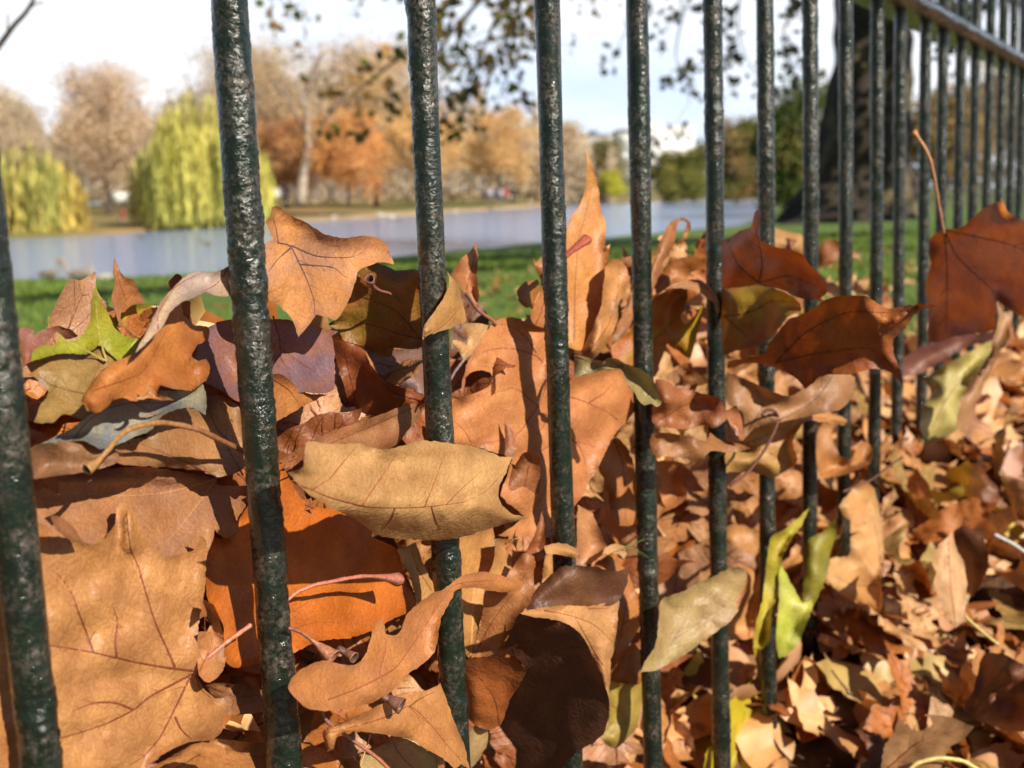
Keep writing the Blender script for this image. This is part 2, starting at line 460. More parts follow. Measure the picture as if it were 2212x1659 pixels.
def build_ground():
    # path side ground
    rs = np.random.RandomState(3)
    # whole park base sheet far below everything, reaching the horizon
    g = np.array([(-3000, -400, -1.2), (3000, -400, -1.2), (3000, 3500, -1.2), (-3000, 3500, -1.2)])
    me = mesh_np('ground', g, np.array([(0, 1, 2, 3)]), np.array([[.09, .10, .03]] * 4), False)
    tag(obj('ground', me, bank_mat()), kind='structure')
    # path on the camera's side of the railing
    s = np.linspace(-6, 40, 160); t = np.linspace(-8, 0.0, 60)
    S, T = np.meshgrid(s, t); XY = from_st(S.ravel(), T.ravel())
    Z = 0.004 * SNoise(1, .4)(XY)
    idx = np.arange(S.size).reshape(S.shape)
    q = np.stack([idx[:-1, :-1], idx[:-1, 1:], idx[1:, 1:], idx[1:, :-1]], -1).reshape(-1, 4)
    me = mesh_np('path', np.c_[XY, Z], q, np.tile([.10, .085, .07], (S.size, 1)))
    tag(obj('path', me, simple_mat('path_asphalt', rough=.9, nscale=60, amt=.4, bumpd=.004, coord='Object')), kind='structure')
    # lawn between the railing and the water
    xs = np.linspace(-1500, 4200, 220); vs = np.linspace(0, 1, 60) ** 1.8
    rows = []
    for x in xs:
        xe = min(max(x, -400), 2600)
        E = px_on(xe, float(edge_y(xe)), LZ)[:2]
        if x != xe:
            E = E + (np.array([-1.0, -.15]) * (xe - x) * .05 if x < xe else np.array([1.0, -.4]) * (x - xe) * .05)
        s0 = (x + 1500) / 5700 * 46 - 8
        A = from_st(np.array(s0), np.array(0.0))
        for v in vs:
            p = A * (1 - v) + E * v
            rows.append((p[0], p[1], LZ * (v ** .55)))
        rows.append((E[0] + (E[0] - A[0]) * .01, E[1] + (E[1] - A[1]) * .03, LZ - .25))
    V = np.array(rows); V[:, 2] += .012 * SNoise(5, 2.5)(V[:, :2]) * np.clip(np.hypot(V[:, 0], V[:, 1]) / 6, 0, 1)
    nv = len(vs) + 1; idx = np.arange(len(V)).reshape(len(xs), nv)
    q = np.stack([idx[:-1, :-1], idx[1:, :-1], idx[1:, 1:], idx[:-1, 1:]], -1).reshape(-1, 4)
    tag(obj('lawn', mesh_np('lawn', V, q, np.ones((len(V), 3))), MAT_GRASS), kind='structure')
    # lake
    g = np.array([(-400, -5, WZ), (400, -5, WZ), (400, 420, WZ), (-400, 420, WZ)])
    tag(obj('lake', mesh_np('lake', g, np.array([(0, 1, 2, 3)]), None, False), water_mat()), kind='structure')
    # far bank
    xs = np.linspace(-900, 1700, 160); ds = np.array([-1.5, 0, .6, 2, 5, 9, 15, 25, 45, 80, 150, 400, 1500])
    rows = []; cc = []
    wob = SNoise(8, 6)
    for x in xs:
        E = px_on(x, float(far_y(x)), WZ)[:2]
        n = E / np.linalg.norm(E)
        if x > 1400: n = np.array([n[0], n[1]])
        for d in ds:
            p = E + n * d
            z = WZ + (-.3 if d < 0 else min(.22, d * .5) + .018 * max(0, d - 1))
            rows.append((p[0], p[1], min(z, 4)))
            k = .5 + .5 * float(wob(np.array([x * .01, d])))
            sand = np.array([.34, .25, .15]); gr = np.array([.16, .17, .045]); lf = np.array([.36, .2, .08])
            cc.append(sand if d < 6 and x > 520 else (gr * (1 - k * .5) + lf * k * .5))
    V = np.array(rows); idx = np.arange(len(V)).reshape(len(xs), len(ds))
    q = np.stack([idx[:-1, :-1], idx[1:, :-1], idx[1:, 1:], idx[:-1, 1:]], -1).reshape(-1, 4)
    tag(obj('far_bank', mesh_np('far_bank', V, q, np.array(cc)), bank_mat()), kind='structure')
    # ground right of the lake, behind the trunk
    q0 = [px_on(1632, 446, WZ + .05), px_on(1650, 428, WZ + .05), px_on(1690, 412, WZ + .05), px_on(2400, 400, WZ + .05), px_on(2500, 470, WZ + .05), px_on(1652, 462, WZ + .05)]
    me = mesh_np('right_bank', np.array(q0), [np.array([[0, 1, 2, 3, 4, 5]])], np.tile([.10, .13, .03], (6, 1)), False)
    tag(obj('right_bank', me, bank_mat()), kind='structure')
    # grass blades on the lawn, thick enough to break up its surface
    rs = np.random.RandomState(11)
    n = 52000
    x = rs.uniform(-100, 2300, n); d = 1.6 + 19 * rs.uniform(0, 1, n) ** 1.5
    ye = edge_y(x)
    Lw = np.stack([(x - CX) / F * d, d * 1.0], -1)
    P0 = Lw
    # height of lawn by nearest lookup along the same construction
    E = np.array([px_on(a, float(edge_y(a)), LZ)[:2] for a in np.linspace(-100, 2300, 200)])
    Ed = np.interp(x, np.linspace(-100, 2300, 200), np.hypot(E[:, 0], E[:, 1]))
    dist = np.hypot(P0[:, 0], P0[:, 1])
    sfd = fdepth(x)
    v = np.clip((dist - sfd) / (Ed - sfd), 0, 1)
    ok = (dist < Ed) & (dist > sfd + .25)
    P0 = P0[ok]; v = v[ok]; n = len(P0); dist = dist[ok]
    Z = LZ * v ** .55 - .01
    hgt = rs.uniform(.025, .06, n) * (1 + dist * .03); wd = .004 + .0012 * dist
    an = rs.uniform(0, 6.28, n); le = rs.normal(0, .02, (n, 2))
    a = np.c_[P0 + np.c_[np.cos(an), np.sin(an)] * wd[:, None], Z]; b = np.c_[P0 - np.c_[np.cos(an), np.sin(an)] * wd[:, None], Z]
    c = np.c_[P0 + le, Z + hgt]
    V = np.stack([a, b, c], 1).reshape(-1, 3)
    col = np.array([.13, .21, .045]) * rs.uniform(.6, 1.6, (n, 1)) + np.array([.05, .03, 0]) * rs.uniform(0, 1, (n, 1))
    me = mesh_np('grass', V, np.arange(3 * n).reshape(-1, 3), np.repeat(col, 3, 0), False)
    tag(obj('grass', me, MAT_FOL), 'short green park grass growing between the railing and the lake', 'grass', kind='stuff')
build_ground()

# ------------------------------------------------------------------ railing
RAILZ = EYE + 0.231
def bar_mesh(i, seed):
    x, y = bar_xy(i)
    z0, z1 = -0.06, EYE + 0.42
    d = STEP * (i + 3.53)
    ds = .0011 if d < .75 else .0016 if d < 1.2 else .003 if d < 1.8 else .006
    seg = 44 if d < .75 else 32 if d < 1.2 else 20
    n = int((z1 - z0) / ds)
    z = np.linspace(z0, z1, n); an = np.linspace(0, 2 * np.pi, seg, endpoint=False)
    Zg, A = np.meshgrid(z, an, indexing='ij')
    r = .0078
    Q = np.stack([np.cos(A) * r, np.sin(A) * r, Zg], -1)
    l1 = SNoise(seed, .016, 3, 14)(Q + seed * .37); l2 = SNoise(seed + 50, .0065, 3, 14)(Q); l3 = SNoise(seed + 90, .0034, 3, 14)(Q)
    env = np.clip(.6 + .6 * SNoise(seed + 7, .12, 3, 6)(Q), .12, 1.3)
    rr = r + env * (.00022 * l1 + .00026 * np.abs(l2) + .00008 * l3) + .0004 * SNoise(seed + 3, .2, 3, 6)(Q) * .5
    wob = .0006 * np.sin(Zg * 9 + seed)
    V = np.stack([np.cos(A) * rr + wob, np.sin(A) * rr, Zg], -1).reshape(-1, 3)
    ii = np.arange(n - 1)[:, None] * seg; j = np.arange(seg)[None]
    q = np.stack([ii + j, ii + (j + 1) % seg, ii + seg + (j + 1) % seg, ii + seg + j], -1).reshape(-1, 4)
    return mesh_np('bar', V + np.array([x, y, 0]), q, np.ones((len(V), 3)))

def build_fence():
    root = empty('railing', (FA[0], FA[1], 0))
    tag(root, 'dark green round-bar iron railing with rust showing through its lumpy paint', 'railing')
    def child(o):
        o.parent = root; o.matrix_parent_inverse = Matrix.Translation(-root.location); return o
    NB = 26
    for i in range(-1, NB):
        child(obj('bar', bar_mesh(i, 100 + i * 13), MAT_PAINT))
    # hooped tops: bar k runs over into bar k+2
    zt = EYE + 0.42
    k = -1
    while k + 3 < NB:
        for a in (k, k + 1):
            A = np.array([*bar_xy(a), zt]); B = np.array([*bar_xy(a + 2), zt])
            th = np.linspace(0, np.pi, 26)
            c = (A + B) / 2; h = (B - A) / 2
            P = c + np.outer(-np.cos(th), h) + np.outer(np.sin(th), [0, 0, np.linalg.norm(h)])
            mb = MB(); mb.tube(P, .0078 + .0003 * np.sin(np.arange(26) * 2.1), seg=14)
            child(mb.build('hoop', MAT_PAINT))
        k += 4
    # flat rail the bars pass through
    mb = MB()
    a = FA - FD * 1.0; L_ = 5.2; nseg = 260
    hw, hh = .033, .0065
    s = np.linspace(0, L_, nseg)
    prof = [(-hw, -hh), (hw, -hh), (hw + .0015, 0), (hw, hh), (0, hh + .0012), (-hw, hh), (-hw - .0015, 0)]
    nz_ = SNoise(77, .03, 2)
    V = []
    for si in s:
        c = a + FD * si
        for j, (u, v) in enumerate(prof):
            w_ = .0004 * float(nz_(np.array([si, j * .02])))
            V.append((c[0] + FN[0] * (u + w_), c[1] + FN[1] * (u + w_), RAILZ + v + w_))
    k = len(prof); V = np.array(V)
    ii = np.arange(nseg - 1)[:, None] * k; j = np.arange(k)[None]
    q = np.stack([ii + j, ii + k + j, ii + k + (j + 1) % k, ii + (j + 1) % k], -1).reshape(-1, 4)
    mb.add(V, None, q)
    child(mb.build('top_rail', MAT_RAIL, smooth=False))
build_fence()
# ------------------------------------------------------------------ trees
def leaf_quads(mb, P, size, cols, rs, droop=0.0, thin=1.0):
    n = len(P)
    u = rs.normal(size=(n, 3)); u /= np.linalg.norm(u, axis=1, keepdims=True)
    w_ = rs.normal(size=(n, 3)); w_ -= (w_ * u).sum(1, keepdims=True) * u; w_ /= np.linalg.norm(w_, axis=1, keepdims=True)
    if droop:
        u = u * (1 - droop) + np.array([0, 0, -1]) * droop; u /= np.linalg.norm(u, axis=1, keepdims=True)
    size = np.broadcast_to(size, (n,))[:, None]
    asp = 3.2 if droop else 1.1
    V = np.stack([P - u * size * asp * .5, P + w_ * size * .5 * thin, P + u * size * asp * .5, P - w_ * size * .5 * thin], 1).reshape(-1, 3)
    mb.add(V, None, np.arange(4 * n).reshape(-1, 4), np.repeat(cols, 4, 0))

def branch_set(mb, base, top_h, spread, rs, n=16, r0=.35, col=(.09, .07, .055), first=.25, pts=None):
    """tapered trunk with limbs; returns limb end points"""
    H = top_h
    P = np.array([[0, 0, 0], [.02 * spread, 0, .25 * H], [-.02 * spread, .02, .55 * H], [.02, 0, .85 * H]]) + base
    mb.tube(catmull(P, False, .8), np.linspace(r0, r0 * .25, len(catmull(P, False, .8))), col, 10)
    ends = []
    for k in range(n):
        h = (first + (.8 - first) * k / n) * H
        an = k * 2.399 + rs.uniform(-.3, .3)
        L_ = spread * rs.uniform(.55, 1.0) * (1.0 - .35 * k / n)
        rise = rs.uniform(.25, .75) * L_ + .1 * H * (k / n)
        a = base + np.array([0, 0, h]); d = np.array([math.cos(an), math.sin(an), 0])
        Q = np.array([a, a + d * L_ * .35 + [0, 0, rise * .5], a + d * L_ * .7 + [0, 0, rise * .85], a + d * L_ + [0, 0, rise]])
        Q[1:] += rs.normal(0, .04 * spread, (3, 3))
        C_ = catmull(Q, False, .7)
        mb.tube(C_, np.linspace(r0 * .38, r0 * .06, len(C_)), col, 6)
        ends += [C_[int(len(C_) * f)] for f in (.5, .75, .99)]
        for j in range(3):
            b = C_[int(len(C_) * rs.uniform(.4, .9))]
            e = b + rs.normal(0, 1, 3) * spread * .22 + [0, 0, spread * .12]
            mb.tube(np.array([b, (b + e) / 2 + rs.normal(0, .1, 3), e]), np.array([r0 * .12, r0 * .07, r0 * .03]), col, 5)
            ends.append(e)
    return np.array(ends)

def tree(name, x0, x1, yt, yb, d, cols, label, cat='tree', seed=0, dens=1.0, zb=None, qs=.30, kind='broad', trunk=(.09, .07, .055), group=None, base_f=.12):
    rs = np.random.RandomState(seed + 17)
    xm = (x0 + x1) / 2
    base = px(xm, yb, d); base[2] = min(base[2], base[2])
    H = (yb - yt) / F * d; Wd = (x1 - x0) / F * d / 2
    if zb is not None: base[2] = zb
    top_z = px(xm, yt, d)[2]; H = top_z - base[2]
    root = empty(name, base)
    mbt = MB(); o0 = np.zeros(3)
    ends = branch_set(mbt, o0, H * .95, Wd * .85, rs, 14 if kind != 'bush' else 6, r0=max(.08, H * .02), col=trunk, first=.18 if kind != 'bush' else .05)
    mbt.build('trunk', MAT_BARK, root)
    mb = MB()
    cols = np.asarray(cols, float)
    if kind == 'willow':
        # several hanging domes, uneven in height
        nd = 13
        dc = np.array([[0, 0]] + [[rs.uniform(-.85, .85), rs.uniform(-.6, .6)] for _ in range(nd - 1)]) * Wd
        dh = np.array([1.0] + list(rs.uniform(.62, .96, nd - 1) * (1 - .25 * np.abs(dc[1:, 0]) / Wd))) * H
        dr = np.array([.55] + list(rs.uniform(.25, .4, nd - 1))) * Wd
        n = int(1300 * dens)
        for k in range(n):
            q = rs.randint(nd); th = rs.uniform(0, 6.28); rr = dr[q] * math.sqrt(rs.uniform(.02, 1))
            zt = dh[q] * (1 - .30 * (rr / dr[q]) ** 2) * rs.uniform(.8, 1.0)
            L_ = min(zt - rs.uniform(0, .10) * H, H * rs.uniform(.25, .75))
            m = int(L_ / .24) + 3
            tt = np.linspace(0, 1, m)
            c0 = cols[q % len(cols)] * rs.choice([.35, .8, 1.1, 1.3])
            P = np.stack([dc[q, 0] + math.cos(th) * (rr + .02 * H * tt), dc[q, 1] + math.sin(th) * (rr + .04 * H * tt), zt - L_ * tt], -1) + rs.normal(0, .08, (m, 3))
            leaf_quads(mb, P, rs.uniform(.13, .30, m), np.tile(c0, (m, 1)) * rs.uniform(.8, 1.2, (m, 1)), rs, .88, .42)
    else:
        n = int(26000 * dens)
        # clumps at branch ends, uneven outline
        E = ends.copy()
        nc = 60 if kind != 'bush' else 45
        th = rs.uniform(0, 6.28, nc); ph = np.arccos(rs.uniform(-.35 if kind != 'bush' else -.95, 1, nc)); rad = rs.uniform(.45, 1.0, nc)
        S = np.stack([np.sin(ph) * np.cos(th) * Wd * rad, np.sin(ph) * np.sin(th) * Wd * rad, H * (base_f + 1) / 2 + np.cos(ph) * H * (1 - base_f) / 2 * rad], -1)
        E = np.vstack([E[(E[:, 2] > H * base_f)], S])
        E[:, 2] = np.minimum(E[:, 2], H * rs.uniform(.85, 1.0, len(E)))
        ci = rs.randint(len(E), size=n)
        cs = rs.uniform(.08, .19, len(E)) * max(Wd, H * .5)
        ccol = cols[rs.randint(len(cols), size=len(E))] * rs.uniform(.95, 1.4, (len(E), 1))
        P = E[ci] + rs.normal(0, 1, (n, 3)) * cs[ci][:, None] * [1, 1, .8]
        P[:, 2] = np.maximum(P[:, 2], .05)
        leaf_quads(mb, P, rs.uniform(.5, 1.3, n) * qs * .62, ccol[ci] * rs.uniform(.75, 1.25, (n, 1)), rs)
    mb.build('crown', MAT_FOL, root)
    tag(root, label, cat, group)
    return root

BEIGE = [(.54, .45, .35), (.48, .39, .30), (.58, .49, .38)]
BROWN = [(.50, .38, .27), (.44, .33, .23), (.56, .43, .30)]
ORANGE = [(.62, .33, .13), (.54, .28, .12), (.66, .41, .18)]
GOLD = [(.68, .47, .24), (.62, .42, .21), (.70, .52, .28)]
WIL = [(.68, .63, .18), (.60, .60, .18), (.74, .66, .24), (.54, .54, .15)]
OLIVE = [(.20, .20, .05), (.28, .25, .07), (.13, .15, .04)]
GREEN = [(.09, .14, .03), (.12, .16, .04), (.20, .16, .05), (.07, .10, .03)]
BG = 'trees on the far side of the lake'
tree('willow_tree', -70, 205, 300, 514, 66, [(.62, .56, .18), (.50, .50, .16), (.66, .52, .16)], 'broad yellow weeping willow at the far left, its fronds touching the lake', 'willow', 1, .95, kind='willow', group=BG)
tree('willow_tree', 282, 600, 190, 490, 70, WIL, 'taller yellow-green weeping willow behind the second railing bar from the left', 'willow', 2, 1.15, kind='willow', group=BG)
tree('bare_tree', -120, 130, 190, 470, 104, [(.50, .42, .34), (.46, .38, .32), (.56, .47, .35)], 'greyish half-bare tree behind the yellow willow at the far left', 'tree', 3, .9, group=BG)
tree('bare_tree', 130, 345, 128, 470, 108, [(.56, .44, .35), (.52, .41, .34), (.62, .50, .38)], 'pinkish brown tree rising between the two weeping willows', 'tree', 4, 1.1, group=BG)
tree('bare_tree', 320, 480, 205, 460, 124, BEIGE, 'pale beige tree peeping out behind the taller weeping willow', 'tree', 5, .6, group=BG)
tree('plane_tree', 425, 700, 75, 465, 112, BROWN + BEIGE, 'tall brown leafy tree seen between the second and third railing bars, left of its neighbour', 'tree', 6, 1.5, group=BG)
tree('plane_tree', 640, 985, 100, 450, 124, BEIGE + GOLD[:1] + BROWN[:1], 'broadest of the tall tan trees, behind the orange one across the lake', 'tree', 7, 1.6, group=BG)
tree('orange_tree', 655, 850, 245, 447, 92, ORANGE, 'bright orange autumn tree on the far shore left of the third railing bar', 'tree', 8, 1.0, qs=.26, group=BG, base_f=.05)
tree('orange_tree', 548, 690, 260, 452, 98, [(.54, .28, .13), (.46, .25, .14), (.56, .36, .18)], 'dull russet tree left of the bright orange tree, beside a pale trunk', 'tree', 9, .8, qs=.26, group=BG, base_f=.05)
tree('gold_tree', 830, 1010, 225, 436, 118, GOLD + BEIGE[:1], 'golden tan tree behind and just right of the third railing bar', 'tree', 10, .9, group=BG, base_f=.05)
tree('gold_tree', 980, 1175, 240, 432, 128, GOLD + BROWN[:1], 'golden tan tree filling the gap left of the fourth railing bar', 'tree', 11, .9, group=BG, base_f=.05)
tree('gold_tree', 1150, 1275, 262, 428, 160, BEIGE + GOLD[:1], 'hazy beige tree directly behind the fourth railing bar', 'tree', 12, .6, group=BG, qs=.4, base_f=.05)
tree('small_tree', 1265, 1350, 300, 424, 175, [(.22, .22, .10), (.30, .26, .15)], 'grey-green tree below the dark-roofed building beyond the lake end', 'tree', 13, .5, qs=.4, group=BG, base_f=.05)
tree('small_tree', 1290, 1348, 368, 428, 150, [(.50, .48, .08), (.42, .42, .06)], 'little lemon-yellow tree at the end of the lake', 'tree', 14, .35, qs=.3, group=BG, kind='bush', base_f=.03)
tree('shrub', 1405, 1545, 322, 436, 120, OLIVE, 'rounded dark olive bush at the end of the lake right of the fifth railing bar', 'bush', 15, .9, kind='bush', group=BG, base_f=.0)
tree('shrub', 1515, 1665, 255, 440, 96, [(.26, .20, .08), (.17, .17, .05), (.32, .2, .1)], 'brownish green bushes behind the sixth and seventh railing bars', 'bush', 16, 1.0, kind='bush', group=BG, base_f=.0)
tree('small_tree', 1635, 1800, 172, 462, 46, GREEN, 'dark green tree with a few orange leaves left of the massive trunk', 'tree', 17, 1.1, qs=.2, kind='bush', base_f=.0)
tree('small_tree', 1960, 2120, 190, 452, 62, [(.30, .20, .09), (.40, .25, .10), (.2, .17, .06)], 'russet tree glimpsed between the bars right of the massive trunk', 'tree', 18, .8, qs=.25)
tree('small_tree', 2080, 2330, 120, 450, 70, [(.40, .30, .22), (.36, .24, .15), (.45, .36, .1)], 'pale brown tree glimpsed between the farthest bars at the right edge', 'tree', 19, .9, qs=.28)

def woodland():
    """the wood that closes the view behind the separate trees"""
    rs = np.random.RandomState(61); mb = MB(); n = 90000
    x = rs.uniform(-260, 1330, n); d = rs.uniform(150, 175, n)
    top = np.interp(x, [-260, 0, 120, 200, 330, 450, 700, 1000, 1170, 1300], [230, 250, 270, 215, 250, 190, 170, 210, 270, 350]) + 22 * SNoise(62, 90, 1)(x[:, None]) + 9 * SNoise(63, 25, 1)(x[:, None])
    y = top + (438 - top) * rs.uniform(0, 1, n) ** .85
    P = px(x, y, d)
    g = np.clip(.5 + .6 * SNoise(64, 12, 3)(P), 0, 1)[:, None]
    c = np.array([.56, .46, .36]) * g + np.array([.40, .33, .26]) * (1 - g)
    leaf_quads(mb, P, rs.uniform(.25, .55, n), c * rs.uniform(.95, 1.35, (n, 1)), rs)
    o = mb.build('woodland', MAT_FOL); tag(o, 'hazy brown wood closing the view beyond the far shore of the lake', 'woodland', kind='stuff')
woodland()

# pale leaning trunk in front of the russet tree
def pale_trunk():
    b = px(650, 440, 90); root = empty('slender_tree', b)
    P = np.array([px(650, 440, 90), px(655, 380, 90), px(668, 320, 90), px(660, 240, 90), px(640, 170, 90)]) - b
    mb = MB(); C_ = catmull(P, False, .5); mb.tube(C_, np.linspace(.42, .14, len(C_)), (.34, .28, .22), 10)
    for (a, e) in (((668, 320), (760, 190)), ((664, 300), (590, 170)), ((672, 330), (720, 250)), ((655, 220), (700, 110))):
        A = px(*a, 90) - b; E_ = px(*e, 90) - b
        mb.tube(catmull(np.array([A, (A + E_) / 2 + [0, 0, .5], E_]), False, .5), .13, (.2, .15, .12), 6)
    mb.build('trunk', MAT_BARK, root)
    rs = np.random.RandomState(5); mb = MB(); n = 1500
    P = np.stack([rs.uniform(570, 790, n), rs.uniform(95, 330, n)], -1)
    Q = px(P[:, 0], P[:, 1], 90 + rs.normal(0, 2, n)) - b
    k = SNoise(4, 2.2, 3)(Q) > .35
    leaf_quads(mb, Q[k], .25, np.tile([.25, .16, .1], (k.sum(), 1)) * rs.uniform(.7, 1.3, (k.sum(), 1)), rs)
    mb.build('crown', MAT_FOL, root)
    tag(root, 'slender pale-trunked tree with thin forking limbs before the russet tree', 'tree', BG)
pale_trunk()

# massive plane trunk beyond the railing
def big_trunk():
    d = 20.0
    b = px(1850, 474, d); root = empty('plane_tree', b)
    prof = [(478, 1655, 1990), (466, 1690, 1985), (450, 1708, 1978), (425, 1722, 1972), (380, 1742, 1968), (300, 1768, 1966), (200, 1792, 1965), (100, 1806, 1968), (0, 1812, 1972), (-150, 1815, 1980), (-420, 1810, 1995), (-700, 1830, 1980)]
    seg = 56; V = []
    nz_ = SNoise(9, 1.1, 3)
    ys = np.interp(np.linspace(0, 1, 60), np.linspace(0, 1, len(prof)), [p[0] for p in prof])
    for y in ys:
        xl = np.interp(-y, [-p[0] for p in prof], [p[1] for p in prof]); xr = np.interp(-y, [-p[0] for p in prof], [p[2] for p in prof])
        c = px((xl + xr) / 2, y, d) - b; r = (xr - xl) / 2 / F * d
        an = np.linspace(0, 2 * np.pi, seg, endpoint=False)
        fl = 1 + .05 * np.sin(an * 5 + 1) + .03 * np.sin(an * 9)
        ring = np.stack([c[0] + np.cos(an) * r * fl, c[1] + np.sin(an) * r * fl * .9, np.full(seg, c[2])], -1)
        ring += .05 * nz_(ring)[:, None] * np.stack([np.cos(an), np.sin(an), 0 * an], -1)
        V.append(ring)
    V = np.vstack(V); n = len(ys)
    ii = np.arange(n - 1)[:, None] * seg; j = np.arange(seg)[None]
    q = np.stack([ii + j, ii + (j + 1) % seg, ii + seg + (j + 1) % seg, ii + seg + j], -1).reshape(-1, 4)
    m, t, Nn, Ln = newmat('plane_bark')
    f = noise(t, 1.3, 5, .6, 'Object'); g = noise(t, 9, 5, .7, 'Object')
    c = mix(t, (.04, .029, .02), (.13, .105, .055), ramp(t, f, .52, .62))  # bark darkened to stand in for the crown's shade, with olive blotches
    c = mix(t, c, ramp(t, g, .3, .7, (.6, .6, .6, 1), (1.3, 1.3, 1.3, 1)), 1.0, 'MULTIPLY')
    pr = Nn('ShaderNodeBsdfPrincipled'); Ln(c, pr.inputs['Base Color']); pr.inputs['Roughness'].default_value = .9
    Ln(bump(t, g, .9, .06), pr.inputs['Normal'])
    o = Nn('ShaderNodeOutputMaterial'); Ln(pr.outputs[0], o.inputs[0])
    mb = MB(); mb.add(V, None, q)
    mb.build('trunk', m, root)
    # limbs and crown, mostly above the picture, the outer sprays hanging into it
    limb = MB(); crown = MB(); rs = np.random.RandomState(21)
    col = (.045, .035, .025)
    def spray(P, r0, leaves, spread, size, shade=1.0, lc=((.11, .13, .03), (.18, .14, .05), (.30, .17, .06))):
        C_ = catmull(np.asarray(P) - b, False, .12)
        limb.tube(C_, np.linspace(r0, r0 * .25, len(C_)), col, 6)
        k = rs.randint(len(C_), size=leaves)
        # pendant twigs
        tw = rs.randint(len(C_), size=max(3, leaves // 7)); tips = []
        for a in tw:
            e = C_[a] + rs.normal(0, 1, 3) * spread * [1, 1, .6] - [0, 0, spread * .8]
            limb.tube(np.array([C_[a], (C_[a] + e) / 2 + rs.normal(0, .04, 3), e]), r0 * .12, col, 4, caps=False)
            for f in rs.uniform(.3, 1, 10): tips.append(C_[a] * (1 - f) + e * f)
        Pp = np.array(tips) + rs.normal(0, .07, (len(tips), 3))
        lc = np.array(lc)
        leaf_quads(crown, Pp, rs.uniform(.6, 1.25, len(Pp)) * size, lc[rs.randint(len(lc), size=len(Pp))] * rs.uniform(.6, 1.4, (len(Pp), 1)), rs)
    dd = 13.0
    D_ = lambda *p: [px(x, y, z) for x, y, z in p]
    # spray at the top centre
    spray(D_((1240, -190, 14), (1100, -60, dd), (1010, 30, dd), (930, 130, dd), (870, 200, dd)), .05, 190, .55, .095)
    spray(D_((1160, -120, dd), (1080, 20, dd), (1040, 120, dd), (1010, 210, dd)), .035, 190, .50, .095)
    spray(D_((1130, -90, dd), (1120, 10, dd), (1110, 90, dd), (1090, 190, dd)), .03, 100, .44, .095)
    spray(D_((1060, -60, dd), (960, 10, dd), (900, 90, dd), (830, 150, dd), (760, 205, dd)), .035, 100, .30, .13)
    spray(D_((980, -80, dd), (850, -30, dd), (700, -15, dd), (560, -30, dd)), .03, 60, .28, .10)
    # finer sprays right of centre
    spray(D_((1500, -150, 15), (1400, 0, 15), (1350, 70, 15), (1320, 140, 15)), .02, 80, .40, .12, lc=((.06, .08, .05), (.1, .1, .08)))
    spray(D_((1560, -150, 15), (1480, 20, 15), (1460, 120, 15), (1490, 220, 15)), .02, 60, .40, .12, lc=((.06, .08, .05), (.1, .1, .08)))
    spray(D_((1700, -150, 16), (1600, -10, 16), (1600, 90, 16), (1640, 180, 16)), .02, 90, .45, .12, lc=((.06, .08, .05), (.1, .1, .06)))
    spray(D_((1800, -120, 16), (1720, 0, 16), (1690, 80, 16), (1720, 170, 16)), .02, 110, .45, .12, lc=((.06, .08, .05), (.1, .1, .06)))
    spray(D_((1850, -150, 17), (1980, 0, 17), (2060, 60, 17), (2150, 90, 17)), .03, 160, .5, .14, lc=((.10, .08, .03), (.05, .06, .03)))
    spray(D_((2000, -100, 17), (2120, 0, 17), (2250, 40, 17)), .03, 120, .5, .14, lc=((.10, .08, .03), (.05, .06, .03)))
    # main limbs reaching out above the picture
    for P in (D_((1880, -420, 20), (1650, -560, 18), (1400, -480, 16), (1240, -190, 14)), D_((1900, -500, 20), (2200, -700, 18), (2700, -720, 15), (3100, -500, 12)),
              D_((1880, -500, 20), (1900, -800, 21), (1850, -1100, 22))):
        C_ = catmull(np.array(P) - b, False, .4); limb.tube(C_, np.linspace(.35, .07, len(C_)), col, 8)
    # upper crown
    n = 3000
    cen = np.array([px(x, y, z) for x, y, z in ((2050, -650, 17), (2500, -700, 15), (2300, -1000, 19), (2650, -450, 15), (2850, -900, 14))]) - b
    k = rs.randint(len(cen), size=n); P = cen[k] + rs.normal(0, 1.25, (n, 3))
    leaf_quads(crown, P, rs.uniform(.15, .3, n), np.array([[.09, .08, .02]]) * rs.uniform(.6, 1.5, (n, 1)), rs)
    limb.build('limb', MAT_BARK, root)
    crown.build('crown', MAT_FOL, root)
    tag(root, 'massive dark plane tree trunk with flared roots on the lawn, branches hanging overhead', 'tree')
big_trunk()

def twig():
    d = 4.0
    b = px(-20, 130, d); root_mb = MB()
    P = np.array([px(-20, 120, d), px(0, 96, d), px(30, 55, d), px(55, 28, d), px(72, 0, d), px(80, -30, d)]) - b
    C_ = catmull(P, False, .02); root_mb.tube(C_, np.linspace(.011, .006, len(C_)), (.045, .03, .022), 8)
    for a, e in (((62, 20), (95, 5)), ((66, 10), (84, -10)), ((15, 75), (18, 30)), ((50, 33), (38, 50))):
        A = px(*a, d) - b; E_ = px(*e, d) - b
        root_mb.tube(np.array([A, (A + E_) / 2 + [0, 0, .006], E_]), .003, (.10, .06, .05), 5)
    o = root_mb.build('hanging_twig', MAT_BARK); o.location = b
    tag(o, 'thin bare twig crossing the sky in the top left corner', 'twig')
twig()

